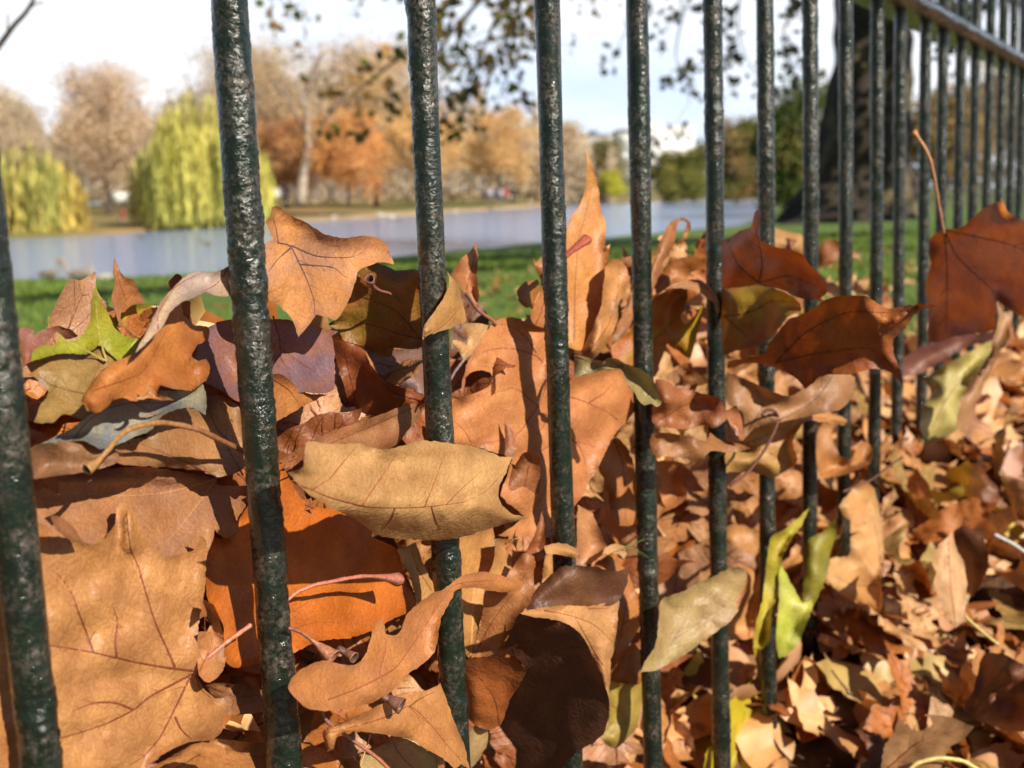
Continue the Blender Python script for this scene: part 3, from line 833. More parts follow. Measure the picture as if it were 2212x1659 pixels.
def shade_tree():
    """tree beyond the right edge whose shade lies on the lawn"""
    b = np.array([9.0, 9.2, -.1]); root = empty('plane_tree', b)
    rs = np.random.RandomState(31); mb = MB()
    P = np.array([[0, 0, -.2], [0, .1, 1.5], [.1, 0, 4], [0, 0, 7], [.1, .2, 10]])
    C_ = catmull(P, False, .4); mb.tube(C_, np.interp(C_[:, 2], [0, 1, 7, 10], [.5, .36, .25, .1]), (.08, .06, .045), 16)
    E = []
    for q in (((6.3, 8.2, 6.3), (1.2, 6.5, 6.0)), ((7.0, 11.5, 7.5), (4.0, 13.5, 7.2))):
        C_ = catmull(np.array([[0, 0, 4.5], np.array(q[0]) - b, np.array(q[1]) - b]), False, .3); mb.tube(C_, np.linspace(.16, .03, len(C_)), (.08, .06, .045), 8)
        E += [c for c in C_[len(C_) // 3:]]
    for k in range(8):
        an = k * 2.4; a = np.array([0, 0, 6 + k * .4]); e = a + [math.cos(an) * 2.0, math.sin(an) * 2.0, 1.2]
        C_ = catmull(np.array([a, (a + e) / 2 + [0, 0, .3], e]), False, .4); mb.tube(C_, np.linspace(.1, .03, len(C_)), (.08, .06, .045), 6); E.append(e)
    mb.build('trunk', MAT_BARK, root)
    E = np.array(E); n = 3200; k = rs.randint(len(E), size=n); P = E[k] + rs.normal(0, 1, (n, 3)) * [.5, .32, .3]
    mb = MB(); leaf_quads(mb, P, rs.uniform(.12, .26, n), np.array([[.2, .12, .04]]) * rs.uniform(.6, 1.4, (n, 1)), rs)
    mb.build('crown', MAT_FOL, root)
    tag(root, 'tree on the lawn beyond the right edge, its low limbs shading the grass', 'tree')
shade_tree()

# ------------------------------------------------------------------ buildings
def building(name, x0, x1, yt, d, col, label, nx, nz_, roofcol, dep=30, win=(.25, .3, .36)):
    y0 = 432
    a = px(x0, y0, d); c = px(x1, y0, d); H = px(x0, yt, d)[2] + 1.5
    o = np.array([a[0], a[1], -1.5])
    Wd = c[0] - a[0]
    root = empty(name, o)
    mb = MB(); mb.box(0, Wd, 0, dep, 0, H, col); mb.build('wall', MAT_PLAIN, root, False)
    mb = MB(); mb.box(-.4, Wd + .4, -.4, dep + .4, H + .002, H + .9, roofcol)
    mb.box(Wd * .3, Wd * .6, dep * .3, dep * .7, H + .9, H + 3.2, roofcol); mb.build('roof', MAT_PLAIN, root, False)
    sx, sz = Wd / nx, H / nz_
    for i in range(nx):
        for j in range(nz_):
            mb = MB(); x = i * sx + sx * .25; z = j * sz + sz * .3
            mb.box(x, x + sx * .5, -.12, .0 - .005, z, z + sz * .45, (.5, .5, .5))
            f = mb.build('window', MAT_PLAIN, root, False)
            mb = MB(); mb.box(x + .15, x + sx * .5 - .15, -.16, -.125, z + .15, z + sz * .45 - .15, win)
            mb.build('pane', MAT_PLAIN, f, False)
    tag(root, label, 'building')
building('office_building', 1340, 1502, 285, 480, (.66, .66, .66), 'wide bright white building far beyond the end of the lake', 7, 4, (.7, .7, .7), win=(.6, .62, .65))
building('office_building', 1262, 1328, 296, 520, (.60, .56, .52), 'far pale building with a blue-grey roof left of the white one', 4, 4, (.20, .26, .34))
building('office_building', -30, 34, 292, 300, (.78, .74, .68), 'cream building showing above the yellow willow at the left edge', 4, 3, (.7, .68, .62))

# ------------------------------------------------------------------ vans, birds, people
def van(x, y, d, col, label, face=0.0, k=1.0):
    b = px(x, y, d); root = empty('parked_van', b); root.rotation_euler = (0, 0, face)
    mb = MB()
    prof = np.array([(-2.4, .35), (-2.4, 1.9), (-2.2, 2.2), (1.1, 2.2), (1.6, 1.85), (1.95, 1.25), (2.5, 1.05), (2.6, .35)]) * k
    n = len(prof)
    V = np.array([(p[0], s, p[1]) for s in (-.95 * k, .95 * k) for p in prof])
    q = [(i, i + n, (i + 1) % n + n, (i + 1) % n) for i in range(n)]
    mb.add(V, None, q, col)
    me = mesh_np('body', V, [np.array(q), np.array([list(range(n))]), np.array([list(range(2 * n - 1, n - 1, -1))])], np.tile(col, (2 * n, 1)), False)
    obj('body', me, MAT_PLAIN, root)
    for sx in (-1.5, 1.6):
        for sy in (-.97, .97):
            mb = MB(); a = np.array([sx, sy - .1, .35]) * k; mb.tube(np.array([a, a + [0, .2 * k, 0]]), .35 * k, (.02, .02, .02), 16)
            mb.build('wheel', MAT_PLAIN, root)
    for sy in (-.96, .955):
        mb = MB(); mb.box(.5 * k, 1.5 * k, sy * k, (sy + .01) * k, 1.35 * k, 1.8 * k, (.05, .06, .07)); mb.build('window', MAT_PLAIN, root, False)
    tag(root, label, 'van', 'white vans parked beyond the lake')
van(264, 441, 96, (.6, .6, .58), 'white van seen under the trees between the two willows, left of two others', 1.4, .42)
van(303, 442, 98, (.80, .80, .78), 'white van in the middle of the three under the taller willow', 1.5, .34)
van(333, 442, 97, (.80, .80, .78), 'white van just behind the left fronds of the taller willow', 1.6, .34)
van(592, 432, 92, (.82, .82, .80), 'white van between the taller willow and the pale slender trunk', 1.3, .4)

def bird(x, y, d, h, body, label, neck=True, face=1.0, cat='goose', group=None, beak=(.6, .2, .05), swim=False, name='goose'):
    b = px(x, y, d)
    if swim: b[2] = WZ - .03
    root = empty(name, b); k = h
    mb = MB()
    f = face
    # body, neck and head as one skin of stacked rings along a bent spine
    P = np.array([(-.62 * f, 0, .40), (-.45 * f, 0, .42), (-.2 * f, 0, .40), (.1 * f, 0, .38), (.28 * f, 0, .44), (.36 * f, 0, .56), (.38 * f, 0, .72), (.42 * f, 0, .86), (.5 * f, 0, .93), (.6 * f, 0, .92)]) * k
    r = np.array([.03, .10, .19, .20, .13, .07, .05, .055, .075, .03]) * k
    C_ = catmull(P, False, .05 * k); rr = np.interp(np.linspace(0, 1, len(C_)), np.linspace(0, 1, len(r)), r)
    cols = np.array(body[0])
    mb.tube(C_, rr, cols, 12)
    mb.build('body', MAT_BIRD, root)
    for s in (-1, 1):
        mb = MB(); mb.ball(np.array([-.12 * f, s * .15, .42]) * k, np.array([.36, .05, .15]) * k, body[1]); mb.build('wing', MAT_BIRD, root)
        if not swim:
            mb = MB(); mb.tube(np.array([(.02 * f, s * .08, .24), (.0, s * .08, .1), (.0, s * .08, .0), (.12 * f, s * .08, .0)]) * k, .018 * k, beak, 6); mb.build('leg', MAT_PLAIN, root)
    mb = MB(); mb.tube(np.array([(.57 * f, 0, .92), (.7 * f, 0, .88)]) * k, np.array([.04, .012]) * k, beak, 8); mb.build('beak', MAT_PLAIN, root)
    tag(root, label, cat, group)
GG = 'geese on the lawn at the water edge'
grey = ((.26, .22, .18), (.16, .13, .11))
bird(112, 612, 18.6, .36, grey, 'grey-brown goose at the water edge, left of the orange-beaked one', face=1, group=GG)
bird(168, 618, 18.0, .44, ((.30, .25, .2), (.2, .16, .13)), 'grey-brown goose with raised head and orange beak on the lawn edge', face=-1, group=GG, beak=(.6, .15, .06))
bird(222, 618, 18.3, .33, ((.36, .32, .28), (.42, .4, .36)), 'low crouched goose with pale tail, right of the one with raised head', face=-1, group=GG)
rs_ = np.random.RandomState(4)
SW = 'white birds gathered on the far shore'
for k_, (x, y, sc, lb) in enumerate([(601, 455, .8, 'white bird on the far shore nearest the second railing bar'), (640, 462, .6, 'white bird on the shore below the pale slender trunk'), (688, 466, .8, 'white bird with neck up below the bright orange tree'),
     (706, 458, .9, 'larger white bird beneath the left of the orange tree'), (722, 470, .6, 'small white bird at the water below the orange tree'), (783, 458, .7, 'white bird under the right side of the orange tree'),
     (806, 452, 1.1, 'brightest white bird on the far shore, wings half spread'), (824, 466, .7, 'white bird at the water just right of the brightest one'), (846, 470, .6, 'white bird close to the left of the third railing bar'),
     (985, 456, .5, 'tiny white bird between the third and fourth railing bars on the far shore')]):
    dd_ = 1.03 * F / max(8, (y + 4 - horizon(x))) * .93
    bird(x, y + 4, dd_, .62 * sc, ((.8, .8, .78), (.75, .75, .73)), lb, face=rs_.choice([-1, 1]), cat='bird', group=SW, name='white_bird', beak=(.5, .25, .05))
for k_, (x, y, lb) in enumerate([(446, 533, 'dark duck swimming close to the left side of the second railing bar'), (395, 492, 'duck swimming below the fronds of the taller willow'), (350, 493, 'duck near the far bank below the taller willow'), (305, 515, 'duck on the lake between the two willows'), (862, 476, 'small duck on the lake left of the third railing bar')]):
    dd_ = 1.03 * F / (y - horizon(x))
    bird(x, y, dd_, .30, ((.10, .08, .07), (.16, .13, .11)), lb, cat='duck', group='ducks swimming on the lake', swim=True, name='duck', face=-1)

def person(x, y, d, h, top, legs, label, crouch=False):
    b = px(x, y, d); k = h / 1.75
    rs = np.random.RandomState(int(x)); root = empty('person', b); root.rotation_euler = (0, 0, rs.uniform(-1, 1))
    hip = .88 if not crouch else .38
    nodes = [(0, 0, hip), (0, 0, hip + .28), (0, 0, hip + .54), (0, 0, hip + .63), (0, -.01, hip + .76), (0, -.01, hip + .86)]
    E = [(0, 1), (1, 2), (2, 3), (3, 4), (4, 5)]; r = [.15, .14, .15, .055, .095, .075]
    def chain(start, pts, rads):
        last = start
        for p, q in zip(pts, rads):
            nodes.append(p); r.append(q); E.append((last, len(nodes) - 1)); last = len(nodes) - 1
    for s in (-1, 1):
        chain(2, [(s * .19, 0, hip + .50), (s * .24, .02, hip + .22), (s * .24, -.12, hip + .0)], [.065, .048, .035])
        if crouch: chain(0, [(s * .12, -.05, hip), (s * .14, -.42, .42), (s * .12, -.3, .03), (s * .12, -.45, .02)], [.1, .07, .05, .04])
        else: chain(0, [(s * .10, 0, hip - .06), (s * .12, -.03 * s, .48), (s * .12, .04 * s, .08), (s * .12, .04 * s - .14, .03)], [.1, .07, .05, .04])
    me = bpy.data.meshes.new('body'); me.from_pydata([tuple(c * k for c in n) for n in nodes], E, [])
    o = obj('body', me, None, root)
    md = o.modifiers.new('skin', 'SKIN')
    for v, q in zip(me.skin_vertices[0].data if me.skin_vertices else [], r): v.radius = (q * k, q * k)
    if not me.skin_vertices:
        bpy.context.view_layer.update()
    for v, q in zip(me.skin_vertices[0].data, r): v.radius = (q * k, q * k * .8)
    me.skin_vertices[0].data[0].use_root = True
    o.modifiers.new('sub', 'SUBSURF').levels = 1
    o.modifiers['sub'].render_levels = 1
    m, t, Nn, Ln = newmat('clothed_figure')
    cc = Nn('ShaderNodeTexCoord'); sp = Nn('ShaderNodeSeparateXYZ'); Ln(cc.outputs['Object'], sp.inputs[0])
    a = Nn('ShaderNodeMath'); a.operation = 'GREATER_THAN'; Ln(sp.outputs['Z'], a.inputs[0]); a.inputs[1].default_value = hip * k
    c2 = Nn('ShaderNodeMath'); c2.operation = 'GREATER_THAN'; Ln(sp.outputs['Z'], c2.inputs[0]); c2.inputs[1].default_value = (hip + .62) * k
    c = mix(t, legs, top, a.outputs[0]); c = mix(t, c, (.5, .32, .24), c2.outputs[0])
    pr = Nn('ShaderNodeBsdfPrincipled'); Ln(c, pr.inputs['Base Color']); pr.inputs['Roughness'].default_value = .9
    oo = Nn('ShaderNodeOutputMaterial'); Ln(pr.outputs[0], oo.inputs[0]); me.materials.append(m)
    mb = MB(); mb.ball((0, .015 * k, (hip + .83) * k), np.array([.1, .11, .09]) * k, (.05, .03, .02)); mb.build('hair', MAT_CLOTH, root)
    tag(root, label, 'person', 'people on the far shore')
person(268, 478, 78, 1.25, (.6, .06, .08), (.35, .35, .38), 'person in a red top bending down on the far lawn between the willows', True)
for k_, (x, y, h, c1, c2, lb) in enumerate([(1048, 441, 1.6, (.05, .05, .07), (.04, .04, .05), 'person in black at the left end of the group on the far shore'),
      (1060, 440, 1.7, (.45, .45, .5), (.05, .05, .08), 'person in a pale grey top in the group on the far shore'), (1071, 441, 1.65, (.08, .09, .14), (.05, .05, .06), 'person in navy between the pale grey and white tops on the far shore'),
      (1083, 440, 1.6, (.65, .65, .65), (.1, .1, .15), 'person in a white top in the group on the far shore'), (1095, 441, 1.7, (.5, .08, .08), (.04, .04, .06), 'person in a red jacket in the group on the far shore'),
      (1108, 440, 1.75, (.03, .03, .04), (.03, .03, .04), 'person in dark clothes at the right end of the group on the far shore'), (948, 448, 1.6, (.45, .16, .07), (.12, .08, .07), 'person in an orange-brown coat standing right of the third railing bar')]):
    person(x, y, 118, h, c1, c2, lb)

def haze():
    mb = MB(); mb.box(-700, 700, -60, 900, -2.4, 48)
    m, t, Nn, Ln = newmat('haze')
    v = Nn('ShaderNodeVolumePrincipled'); v.inputs['Density'].default_value = .0022; v.inputs['Color'].default_value = (.92, .94, 1, 1); v.inputs['Anisotropy'].default_value = .2
    o = Nn('ShaderNodeOutputMaterial'); Ln(v.outputs[0], o.inputs['Volume'])
    tag(mb.build('haze', m, smooth=False), 'thin pale autumn haze over the lake', 'haze', kind='stuff')
# ------------------------------------------------------------------ leaf builder
def side_veins(main, poly, gap=46, ang=48, length=.8, rs=None):
    """secondary veins leaving a main vein towards its tip"""
    P = catmull(main, False, 6.0)
    s = np.concatenate([[0], np.cumsum(np.linalg.norm(np.diff(P, axis=0), axis=1))])
    T = np.gradient(P, axis=0); T /= np.linalg.norm(T, axis=1, keepdims=True) + 1e-9
    res = []; pos = gap * .7; side = 1
    while pos < s[-1] * .93:
        i = int(np.searchsorted(s, pos))
        L_ = length * (s[-1] - pos) * .75 + 25
        L_ = min(L_, 210)
        for sd_ in (side, -side):
            if sd_ == -side and rs.rand() < .3: continue
            a = math.radians(ang + rs.uniform(-8, 8)) * sd_
            d = T[i].copy(); p = P[i].copy(); pts = [p.copy()]
            d = np.array([d[0] * math.cos(a) - d[1] * math.sin(a), d[0] * math.sin(a) + d[1] * math.cos(a)])
            n = int(L_ / 9)
            cv = -sd_ * math.radians(28) / max(n, 1)
            for _ in range(n):
                d = np.array([d[0] * math.cos(cv) - d[1] * math.sin(cv), d[0] * math.sin(cv) + d[1] * math.cos(cv)])
                p = p + d * 9; pts.append(p.copy())
            Q = np.array(pts); k = inside(poly, Q)
            m = len(Q) if k.all() else int(np.argmin(k))
            if m > 2: res.append((Q[:m], .42))
        pos += gap * rs.uniform(.75, 1.25); side = -side
    return res

def leaf_geom(outline, veins, map3, colA, colB, vcol, seed, spacing=9.0, step=7.0, holes=(), vw=4.0, sides=True, edge=0.0, wob=1.2, corner=75, edgecol=.75, vside=1.0):
    """flat outline + veins -> curved blade; returns V, F3, F4, C"""
    rs = np.random.RandomState(seed)
    B = catmull(outline, True, step, corner)
    nB = len(B)
    j = SNoise(seed + 1, 22.0, 2, 8)
    Bn = B + np.stack([j(B), j(B + 500)], -1) * wob * .6
    B = Bn
    x0, y0 = B.min(0); x1, y1 = B.max(0)
    gx, gy = np.meshgrid(np.arange(x0, x1, spacing), np.arange(y0, y1, spacing * .87))
    gx = gx + (np.arange(gx.shape[0]) % 2)[:, None] * spacing * .5
    G = np.stack([gx.ravel(), gy.ravel()], -1) + rs.uniform(-.12, .12, (gx.size, 2)) * spacing
    G = G[inside(B, G)]
    loopB = np.vstack([B, B[:1]])
    if len(G):
        db = seg_dist(loopB, G)
        G = G[db > spacing * .45]
    allp = np.vstack([B, G]) if len(G) else B
    ed = [(i, (i + 1) % nB) for i in range(nB)]
    vo, eo, fo, ov, oe, of = delaunay_2d_cdt([Vector(p) for p in allp], ed, [], 0, 1e-4)
    Q = np.array([[v[0], v[1]] for v in vo]); T = np.array([f for f in fo if len(f) == 3])
    cen = Q[T].mean(1)
    k = inside(B, cen)
    for h in holes:
        k &= ~inside(catmull(np.array(h, float), True, step), cen)
    T = T[k]
    d1 = seg_dist(loopB, Q)
    # relief relative to main veins
    vd = np.full(len(Q), 60.0)
    for v in veins: vd = np.minimum(vd, seg_dist(np.asarray(v, float), Q))
    sv = []
    if sides:
        for v in veins:
            L_ = np.linalg.norm(np.diff(np.asarray(v, float), axis=0), axis=1).sum()
            if L_ > 110: sv += side_veins(np.asarray(v, float), B, rs=rs, gap=max(30, L_ * .095))
    sdist = np.full(len(Q), 60.0)
    if spacing < 20:
        for a, k_ in sv: sdist = np.minimum(sdist, seg_dist(a[::2] if len(a) > 5 else a, Q))
    sdist = np.minimum(sdist, vd)
    info = dict(edge=d1, vein=vd, side=sdist)
    W_ = map3(Q, info)
    nA = SNoise(seed + 5, 170.0, 2, 9)(Q) * .35 + SNoise(seed + 6, 60.0, 2, 9)(Q) * .18 + .5
    f = np.clip(nA, 0, 1)[:, None]
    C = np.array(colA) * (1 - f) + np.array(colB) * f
    ef = np.clip(1 - d1 / 16.0, 0, 1)[:, None] * np.clip(.5 + .8 * SNoise(seed + 8, 90.0, 2, 7)(Q), 0, 1)[:, None]
    C = C * (1 - ef * (1 - edgecol))
    # veins as raised ribs
    allv = [(catmull(np.asarray(v, float), False, 8.0), 1.0) for v in veins]
    allv += sv
    mainQ = [a for a, k_ in allv if k_ == 1.0]
    Vs = [W_]; Cs = [C]; F4 = []; n = len(W_)
    vcol = np.array(vcol)
    for P, kk in allv:
        if len(P) < 3: continue
        P = P[inside(B, P) | (np.arange(len(P)) < 1)] if len(P) > 3 else P
        if len(P) < 3: continue
        t = np.gradient(P, axis=0); t /= np.linalg.norm(t, axis=1, keepdims=True) + 1e-9
        nn = np.stack([-t[:, 1], t[:, 0]], -1)
        wv = vw * kk * np.linspace(1, .22, len(P)) ** .9 * .5
        dd = seg_dist(loopB, P)
        inf0 = dict(edge=dd, vein=np.zeros(len(P)), side=np.zeros(len(P)))
        c3 = map3(P, inf0); e = 1.5
        px_ = map3(P + [e, 0], inf0) - c3; py_ = map3(P + [0, e], inf0) - c3
        nrm = np.cross(py_, px_); ln = np.linalg.norm(nrm, axis=1, keepdims=True) + 1e-12; nrm = nrm / ln * vside
        unit = (np.linalg.norm(px_, axis=1) / e + np.linalg.norm(py_, axis=1) / e).mean() / 2
        vv = np.full(len(P), 0.0)
        l3 = map3(P + nn * wv[:, None], dict(edge=dd, vein=wv, side=wv)) + nrm * .00006
        r3 = map3(P - nn * wv[:, None], dict(edge=dd, vein=wv, side=wv)) + nrm * .00006
        m3 = c3 + nrm * (.00006 + unit * wv[:, None] * .75)
        m = len(P)
        Vs.append(np.stack([l3, m3, r3], 1).reshape(-1, 3))
        vc = vcol if kk == 1.0 else vcol * .55 + C.mean(0) * .45
        Cs.append(np.tile(vc, (3 * m, 1)))
        i = n + 3 * np.arange(m - 1)[:, None]
        F4.append(np.concatenate([np.stack([i, i + 1, i + 4, i + 3], -1).reshape(-1, 4), np.stack([i + 1, i + 2, i + 5, i + 4], -1).reshape(-1, 4)]))
        n += 3 * m
    return np.vstack(Vs), T, (np.vstack(F4) if F4 else np.zeros((0, 4), int)), np.vstack(Cs)

OFFS = {'T0': (0, 0), 'T1': (708.3, 0), 'T2': (1416.7, 0), 'M0': (0, 531.3), 'M1': (708.3, 531.3), 'M2': (1416.7, 531.3),
        'B0': (0, 1062.5), 'B1': (708.3, 1062.5), 'B2': (1416.7, 1062.5)}
def conv(c, s):
    """'x,y x,y' in a picture tile -> picture coordinates"""
    if isinstance(s, str):
        P = np.array([[float(a) for a in q.split(',')] for q in s.split()])
    else: P = np.asarray(s, float)
    if c == 'D': return P
    return P * 0.35956 + np.array(OFFS[c])

# depth of a spot on a leaf that lies near the railing
class Depth:
    def __init__(s, c, cen, off, gx=0.0, gy=-.12, ab=None, bends=(), ridges=(), curl=0.0, und=.0010, seed=0, vrel=.0012, ks=None, outline=None, free=False):
        s.cen = cen; s.off = off; s.gx = gx; s.gy = gy; s.ab = ab; s.seed = seed
        s.b = [(conv(c, [a[0:2]])[0], conv(c, [a[2:4]])[0], a[4]) for a in bends]
        s.r = [(conv(c, [a[0:2]])[0], conv(c, [a[2:4]])[0], a[4], a[5]) for a in ridges]
        if ab is None and outline is not None and not free:
            w_, h_ = np.ptp(np.asarray(outline), axis=0); lim = 30.0 * max(1.0, float(fdepth(cen[0])) / .8)
            s.gx = float(np.clip(gx, -lim / w_, lim / w_)); s.gy = float(np.clip(gy, -lim / h_, lim / h_))
        s.curl = curl; s.u = SNoise(seed + 31, 150.0, 2, 9); s.u2 = SNoise(seed + 32, 55.0, 2, 9); s.u3 = SNoise(seed + 34, 210.0, 2, 6); s.und = und; s.vrel = vrel
        s.cn = SNoise(seed + 33, 260.0, 2, 6)
        s.k = float(np.clip(1 - (cen[0] - 950) / 600.0, .12, 1)) if ks is None else ks
        s.f0 = float(fdepth(cen[0], cen[1])); s.shift = 0.0
        if ab is None and outline is not None:
            B = catmull(outline, True, 10.0); x0, y0 = B.min(0); x1, y1 = B.max(0)
            gx_, gy_ = np.meshgrid(np.arange(x0, x1, 7), np.arange(y0, y1, 14)); G = np.stack([gx_.ravel(), gy_.ravel()], -1)
            G = np.vstack([B, G[inside(B, G)]]) if len(G) else B
            near = np.zeros(len(G), bool)
            for i in range(0, 19):
                hw = .0095 * F / (STEP * (i + 3.53)); near |= np.abs(G[:, 0] - bar_px(i, G[:, 1])) < hw
            G = G[near]
            if len(G):
                fd = fdepth(G[:, 0], G[:, 1]); gap = (s.base(G) - fd) * PERP / fd      # clearance, square to the railing
                if off > 0: s.shift = max(0.0, .0105 + off * .8 - gap.min())
                else: s.shift = min(0.0, -.0115 - gap.max())
                s.shift *= s.f0 / PERP
    def base(s, Q):
        x, y = Q[:, 0], Q[:, 1]
        if s.ab is not None: d = s.ab + 0 * x
        else:
            fd = fdepth(x, y)
            d = s.f0 + s.k * (fd - s.f0)
            d = d * (1 + s.off / PERP) + s.shift
        d = d + (s.gx * (x - s.cen[0]) + s.gy * (y - s.cen[1])) / 1000.0
        return d
    def __call__(s, Q, info):
        x, y = Q[:, 0], Q[:, 1]
        d = s.base(Q)
        dx = x - s.cen[0]
        for a, b, k in s.b:      # quadratic roll on the right-hand side of a->b
            t = b - a; t = t / np.linalg.norm(t)
            e = (dx * 0 + (x - a[0]) * -t[1] + (y - a[1]) * t[0])
            d = d + k * (np.maximum(e, 0) / 100.0) ** 2 / np.sqrt(1 + (np.maximum(e, 0) / 130.0) ** 2)
        for a, b, k, w_ in s.r:
            e = seg_dist(np.array([a, b]), Q)
            d = d - k * np.exp(-(e / w_) ** 2)
        sc = (s.ab if s.ab is not None else float(fdepth(s.cen[0], s.cen[1]))) / .6
        d = d + s.und * sc * (s.u(Q) + .2 * s.u2(Q))
        d = d + s.vrel * sc * (1 - np.exp(-(info['vein'] / 30.0) ** 2)) * -1.0
        d = d + .0007 * sc * np.exp(-(info['side'] / 8.0) ** 2)
        d = d - .0011 * sc * np.exp(-(s.u3(Q) / .10) ** 2) * np.clip(s.u(Q) + .6, 0, 1)
        ce = np.clip(1 - info['edge'] / 34.0, 0, 1) ** 2
        d = d + s.curl * sc * ce * s.cn(Q)
        return px(x, y, np.maximum(d, .12))

def stalk_mesh(c, pts, r, off, ab=None, col=(.30, .10, .06), funnel=0, parent=None, dz=None, col2=None, origin=None, name='stalk', endcol=(.05, .03, .03), shift=0.0):
    P = conv(c, pts)
    C_ = catmull(P, False, 5.0, 40)
    n = len(C_)
    d0 = (ab if ab is not None else fdepth(C_[:, 0], C_[:, 1]) * (1 + off / PERP)) + np.zeros(n)
    if dz is not None: d0 = d0 + np.interp(np.linspace(0, 1, n), np.linspace(0, 1, len(dz)), dz)
    d0 = d0 + shift
    W_ = px(C_[:, 0], C_[:, 1], d0)
    rad = r * .82 * d0 / F * np.ones(n)
    t = np.linspace(0, 1, n)
    rad = rad * (1 + .08 * np.sin(t * 40))
    cc = np.array(col)[None] * (1 - t[:, None]) + np.array(col2 if col2 is not None else col)[None] * t[:, None]
    mb = MB()
    if funnel:
        L_ = np.linalg.norm(np.diff(C_, axis=0), axis=1).sum()
        k = np.clip((t * L_ - (L_ - funnel * 3.2)) / (funnel * 3.2), 0, 1)
        rad = rad + (funnel * d0 / F - r * d0 / F) * k ** 1.4
    seg = 12
    T = np.gradient(W_, axis=0); T /= np.linalg.norm(T, axis=1, keepdims=True)
    A = np.cross(T, [0.0, .3, 1.0]); A /= np.linalg.norm(A, axis=1, keepdims=True); B = np.cross(T, A)
    an = np.linspace(0, 2 * np.pi, seg, endpoint=False)
    rim = 1 + (.10 * np.sin(an * 3 + 1)[None] * (1 if funnel else 0)) + .05 * np.sin(an * 6)[None]
    V = W_[:, None] + (rad[:, None] * rim)[..., None] * (np.cos(an)[None, :, None] * A[:, None] + np.sin(an)[None, :, None] * B[:, None])
    if funnel:   # hollow end: walls turn back inside
        inner = []
        for f, g in ((.80, 0.0), (.72, .4), (.55, 1.0), (.3, 1.5), (.02, 1.6)):
            cpt = W_[-1] - T[-1] * g * rad[-1]
            inner.append(cpt + (rad[-1] * f * rim[0])[:, None] * (np.cos(an)[:, None] * A[-1] + np.sin(an)[:, None] * B[-1]))
        V = np.concatenate([V, np.array(inner)], 0)
        cc = np.vstack([cc, np.tile(np.array(cc[-1]) * .6, (2, 1)), np.tile(endcol, (3, 1))])
    m = len(V)
    i = np.arange(m - 1)[:, None] * seg; j = np.arange(seg)[None]
    q = np.stack([i + j, i + (j + 1) % seg, i + seg + (j + 1) % seg, i + seg + j], -1).reshape(-1, 4)
    Vf = V.reshape(-1, 3)
    Cf = np.repeat(cc, seg, 0)
    mb.add(Vf, None, q, Cf)
    if not funnel:
        mb.ball(W_[-1], (rad[-1] * 1.08,) * 3, cc[-1], 8, 6)
    mb.ball(W_[0], (rad[0],) * 3, cc[0], 8, 6)
    o0 = parent.location if parent is not None else W_[n // 2]
    me_o = mb.build(name, MAT_STALK, parent, origin=np.array(o0))
    return me_o

HERO = []
def leaf(label, patches, stalks=(), group='fallen plane leaves piled against the railing', cat='leaf'):
    """patches: dicts c,o,off,gx,gy,ab,col,col2,v(eins),... in picture tiles"""
    HERO.append(label)
    geos = []; first = None
    seed0 = len(HERO) * 31
    for pi, p in enumerate(patches):
        c = p['c']; O = conv(c, p['o'])
        veins = [conv(c, v) for v in p.get('v', ())]
        cen = O.mean(0)
        if 'cen' in p: cen = conv(c, [p['cen']])[0]
        dep = Depth(c, cen, p.get('off', .02), p.get('gx', 0), p.get('gy', -.12), p.get('ab'), p.get('bend', ()), p.get('ridge', ()), p.get('curl', .007), p.get('und', .0011), seed0 + pi, p.get('vrel', .0012), p.get('ks'), O, p.get('free', False))
        if first is None: first = dep
        elif dep.ab is None and not p.get('own'): dep.shift = first.shift
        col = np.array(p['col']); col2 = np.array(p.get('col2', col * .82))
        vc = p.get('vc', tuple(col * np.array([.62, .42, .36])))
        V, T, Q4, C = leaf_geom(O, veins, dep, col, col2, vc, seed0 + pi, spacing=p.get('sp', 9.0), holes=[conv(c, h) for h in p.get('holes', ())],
                                sides=p.get('sides', True), vw=p.get('vw', 3.9), corner=p.get('corner', 92), edgecol=p.get('ec', .72), wob=p.get('wob', 1.2))
        geos.append((V, T, Q4, C))
    mb = MB()
    for V, T, Q4, C in geos: mb.add(V, T, Q4, C)
    V0 = geos[0][0]; org = V0.mean(0)
    if stalks:
        root = empty('fallen_leaf', org)
        b = mb.build('blade', MAT_LEAF, root, origin=org)
        for s in stalks: stalk_mesh(parent=root, shift=(first.shift if s.get('ab') is None else 0.0), **s)
        tag(root, label, cat, group)
        return root
    o = mb.build('fallen_leaf', MAT_LEAF, None, origin=org)
    tag(o, label, cat, group)
    return o
# ------------------------------------------------------------------ the leaves one can tell apart
TAN = (.60, .27, .09); TAN2 = (.54, .23, .075); PALE = (.68, .39, .16); ORB = (.52, .21, .06); RUST = (.42, .14, .035)
BRN = (.30, .13, .055); DRK = (.17, .07, .035); OLV = (.46, .34, .13); YG = (.42, .44, .03); YEL = (.58, .48, .05); PUR = (.26, .15, .13)
GRY = (.30, .30, .22); ORG = (.60, .19, .025)

